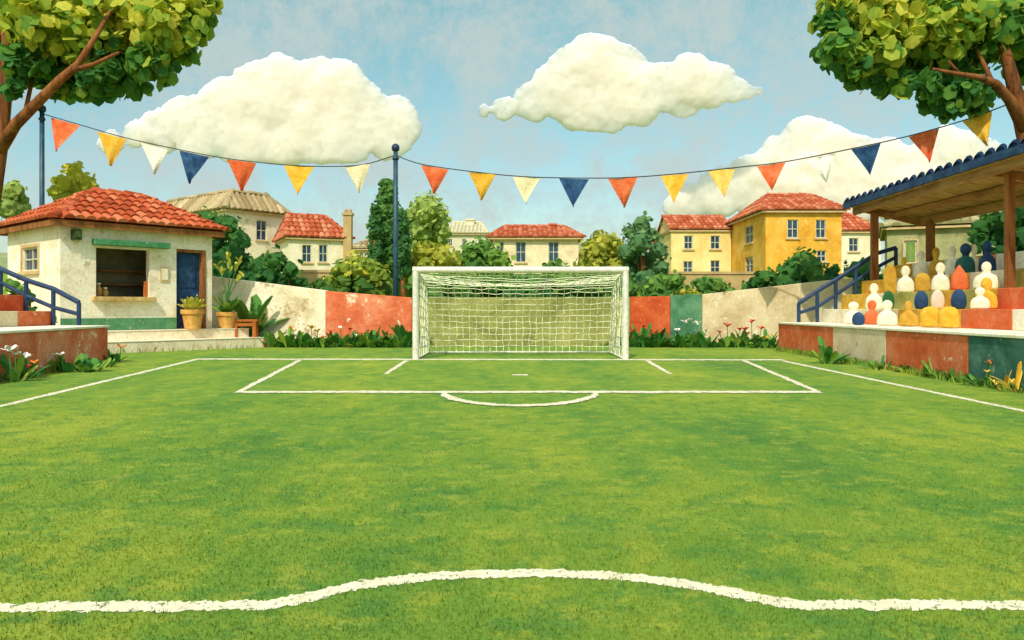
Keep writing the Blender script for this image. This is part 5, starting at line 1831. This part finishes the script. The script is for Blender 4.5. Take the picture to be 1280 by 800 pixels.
tree('large leafy tree with forked brown trunk, top left corner over the hut', 28.6,
     [(-45, 420, .34), (-26, 330, .27), (-8, 232, .21), (0, 180, .19), (7, 120, .15), (8, 60, .11), (4, 20, .07)],
     [[(-2, 190, .17, 0), (20, 155, .14, -.1), (45, 130, .125, -.15), (75, 100, .11, -.2), (98, 80, .09, -.2), (120, 45, .06, -.2), (140, 10, .04, 0)],
      [(92, 88, .07, -.2), (118, 80, .05, -.3), (148, 66, .035, -.4)],
      [(30, 148, .06, -.1), (38, 110, .05, 0), (44, 80, .035, .1)]],
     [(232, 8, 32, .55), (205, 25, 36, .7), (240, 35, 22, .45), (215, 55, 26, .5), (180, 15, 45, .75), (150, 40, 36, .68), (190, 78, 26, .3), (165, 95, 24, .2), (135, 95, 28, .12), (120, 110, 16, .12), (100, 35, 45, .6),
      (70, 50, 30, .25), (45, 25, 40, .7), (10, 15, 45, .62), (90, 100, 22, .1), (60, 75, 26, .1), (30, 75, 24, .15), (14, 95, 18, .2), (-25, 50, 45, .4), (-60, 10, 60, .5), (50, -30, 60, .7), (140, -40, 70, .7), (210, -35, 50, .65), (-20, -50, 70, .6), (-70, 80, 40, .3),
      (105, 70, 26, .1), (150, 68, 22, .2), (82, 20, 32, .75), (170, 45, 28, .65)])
tree('large leafy tree with forked brown trunk, top right corner behind the stand', 21,
     [(1330, 420, .36), (1316, 300, .3), (1296, 215, .24), (1281, 165, .21), (1268, 110, .17), (1258, 70, .14), (1252, 50, .1), (1245, 0, .06)],
     [[(1284, 168, .17, 0), (1262, 125, .13, -.1), (1245, 105, .11, -.15), (1225, 97, .075, -.25), (1195, 92, .05, -.35), (1166, 86, .03, -.4)],
      [(1240, 103, .07, -.15), (1230, 80, .055, -.1), (1218, 58, .035, 0)],
      [(1200, 93, .045, -.3), (1186, 77, .03, -.35)],
      [(1290, 180, .14, .2), (1310, 120, .1, .4), (1330, 60, .06, .5)]],
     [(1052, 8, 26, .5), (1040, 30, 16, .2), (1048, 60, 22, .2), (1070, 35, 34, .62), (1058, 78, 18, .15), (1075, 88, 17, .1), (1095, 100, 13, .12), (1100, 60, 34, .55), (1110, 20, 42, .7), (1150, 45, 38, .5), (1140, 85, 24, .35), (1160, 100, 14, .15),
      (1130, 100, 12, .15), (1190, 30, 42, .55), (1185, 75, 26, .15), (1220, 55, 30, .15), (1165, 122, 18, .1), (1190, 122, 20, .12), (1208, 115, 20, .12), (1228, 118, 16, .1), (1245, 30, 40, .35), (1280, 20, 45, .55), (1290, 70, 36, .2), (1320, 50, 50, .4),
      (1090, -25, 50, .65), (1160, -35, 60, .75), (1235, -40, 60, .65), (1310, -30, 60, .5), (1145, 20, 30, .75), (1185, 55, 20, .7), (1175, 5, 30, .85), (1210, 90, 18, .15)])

# ------------------------------------------------------------------ clouds
def cloud_mat():
    m, nt, out = new_mat('cloud_vapour')
    b = nt.nodes.new('ShaderNodeBsdfPrincipled')
    b.inputs['Base Color'].default_value = (0.78, 0.665, 0.55, 1)
    b.inputs['Roughness'].default_value = 1.0
    b.inputs['Specular IOR Level'].default_value = 0.0
    b.inputs['Subsurface Weight'].default_value = 1.0
    b.inputs['Subsurface Radius'].default_value = (1, 1, 1)
    b.inputs['Subsurface Scale'].default_value = 14.0
    nt.links.new(b.outputs[0], out.inputs['Surface'])
    return m


M['cloud'] = cloud_mat()


def cloud(label, circles, ybase, d):
    v0, f0 = ico(4)
    mb = MB()
    c0 = P(sum(c[0] for c in circles) / len(circles), ybase, d)
    for (cx, cy, r) in circles:
        dd = d + RNG.uniform(-1.2, 1.2)
        p_ = np.array(P(cx, cy, dd)[:])
        R = r * dd / FOC
        q = v0 * R
        k1 = RNG.normal(size=(14, 3)) * (3.2 / R)
        ph = RNG.uniform(0, 6.28, 14)
        amp = 0.035
        disp = np.zeros(len(q))
        for k in range(14):
            f_ = 1 + k * 0.45
            disp += np.sin(q @ (k1[k] * f_) + ph[k]) / (1 + 0.35 * k)
        q = q * (1 + amp * disp[:, None])
        q[:, 1] *= 0.2
        q = q + p_
        zb = P(cx, ybase, dd).z
        low = q[:, 2] < zb
        q[low, 2] = zb - (zb - q[low, 2]) * 0.12
        mb.add(q.tolist(), f0)
    o = single(mb, 'cloud', M['cloud'], c0, label, 'cloud', 'cumulus clouds', kind='thing', smooth=True)
    rm = o.modifiers.new('merge', 'REMESH')
    rm.mode = 'VOXEL'
    rm.voxel_size = d * 0.0026
    rm.use_smooth_shade = True
    sm = o.modifiers.new('soften', 'SMOOTH')
    sm.factor = 0.5
    sm.iterations = 8
    for k, (sc_, st) in enumerate(((d * 0.03, d * 0.009), (d * 0.006, d * 0.0045))):
        tx = bpy.data.textures.new('billow', 'CLOUDS')
        tx.noise_scale = sc_
        tx.noise_depth = 3
        dm = o.modifiers.new('billow', 'DISPLACE')
        dm.texture = tx
        dm.texture_coords = 'LOCAL'
        dm.strength = st
        dm.mid_level = 0.45


cloud('large white cloud low on the left, above the hut roof and village', [(200, 165, 30), (170, 168, 18), (235, 150, 34), (285, 140, 44), (330, 120, 46), (352, 108, 40), (395, 118, 46), (425, 108, 34), (440, 140, 44), (485, 158, 40), (370, 165, 50), (310, 172, 44), (250, 175, 30), (430, 178, 36), (140, 178, 16), (128, 181, 9), (345, 190, 30), (400, 192, 26)], 203, 230)
cloud('white cloud high in the middle, with a long thin right tail', [(745, 85, 44), (720, 90, 38), (775, 95, 42), (700, 112, 36), (665, 128, 26), (630, 135, 16), (605, 139, 9), (735, 125, 40), (790, 120, 40), (830, 110, 32), (865, 98, 32), (890, 105, 30), (915, 112, 18), (935, 114, 11), (948, 114, 7), (855, 125, 24), (760, 150, 20), (720, 140, 24), (800, 140, 20)], 165, 240)
cloud('white cloud bank low on the right, behind the ochre house and the stand', [(1015, 190, 44), (980, 205, 36), (1045, 195, 36), (1075, 198, 32), (1110, 208, 36), (940, 225, 34), (900, 240, 32), (860, 252, 26), (846, 257, 18), (1010, 235, 50), (960, 250, 40), (1070, 240, 44), (1120, 240, 40), (1160, 205, 30), (1185, 180, 24), (1205, 190, 28), (1235, 190, 18), (1200, 215, 36), (1250, 215, 22), (1160, 240, 40)], 285, 260)

# ------------------------------------------------------------------ light, sky, camera
SUN_AZ = (-0.27, -1.0)
EL = math.radians(47)
sd = Vector((SUN_AZ[0], SUN_AZ[1], 0)).normalized() * math.cos(EL) + Vector((0, 0, math.sin(EL)))
L = bpy.data.lights.new('sun', 'SUN')
L.energy = 2.4
L.angle = math.radians(0.6)
L.color = (1.0, 0.94, 0.82)
lo = bpy.data.objects.new('sun', L)
COL.objects.link(lo)
lo.rotation_euler = (-sd).to_track_quat('-Z', 'Y').to_euler()
lo.location = (5, -10, 30)

W = bpy.data.worlds.new('World')
SC.world = W
W.use_nodes = True
nt = W.node_tree
nt.nodes.clear()
wo = nt.nodes.new('ShaderNodeOutputWorld')
bg = nt.nodes.new('ShaderNodeBackground')
bg.inputs['Strength'].default_value = 0.15
sky = nt.nodes.new('ShaderNodeTexSky')
sky.sky_type = 'NISHITA'
sky.sun_disc = False
sky.sun_elevation = EL
sky.sun_rotation = math.atan2(SUN_AZ[0], SUN_AZ[1])
sky.altitude = 100
sky.air_density = 1.0
sky.dust_density = 1.2
sky.ozone_density = 1.5
# thin, patchy high cloud veil in the sky itself
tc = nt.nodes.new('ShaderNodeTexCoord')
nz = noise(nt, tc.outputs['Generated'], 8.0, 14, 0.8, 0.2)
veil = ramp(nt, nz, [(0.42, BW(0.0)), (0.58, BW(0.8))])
sx = nt.nodes.new('ShaderNodeSeparateXYZ')
nt.links.new(tc.outputs['Generated'], sx.inputs[0])
# sky graded by height: pale and warm low, cyan above, brightened overhead as added fill
hue = ramp(nt, sx.outputs['Z'], [(0.0, (0.38, 0.35, 0.28, 1)), (0.16, (0.36, 0.41, 0.33, 1)), (0.36, (0.41, 0.53, 0.36, 1)), (0.46, (0.55, 0.62, 0.45, 1)), (0.62, (1, 0.98, 0.8, 1))])
tint = mix(nt, 1.0, sky.outputs['Color'], hue, 'MULTIPLY')
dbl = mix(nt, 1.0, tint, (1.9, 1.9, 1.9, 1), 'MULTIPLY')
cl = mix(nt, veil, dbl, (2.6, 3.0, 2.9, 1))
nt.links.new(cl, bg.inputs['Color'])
nt.links.new(bg.outputs[0], wo.inputs['Surface'])

cam = bpy.data.cameras.new('camera')
cam.sensor_fit = 'HORIZONTAL'
cam.sensor_width = 36
cam.lens = 36 * FOC / 1280
cam.shift_y = -(400 - HORIZON) / 1280
cam.clip_end = 4000
co = bpy.data.objects.new('camera', cam)
COL.objects.link(co)
co.location = (0, 0, EYE)
co.rotation_euler = (math.radians(90), 0, 0)
SC.camera = co
SC.view_settings.view_transform = 'Standard'
SC.view_settings.look = 'None'
SC.view_settings.exposure = 0.5
SC.view_settings.gamma = 1.0
SC.cycles.use_denoising = True
SC.cycles.max_bounces = 6
SC.cycles.transparent_max_bounces = 8
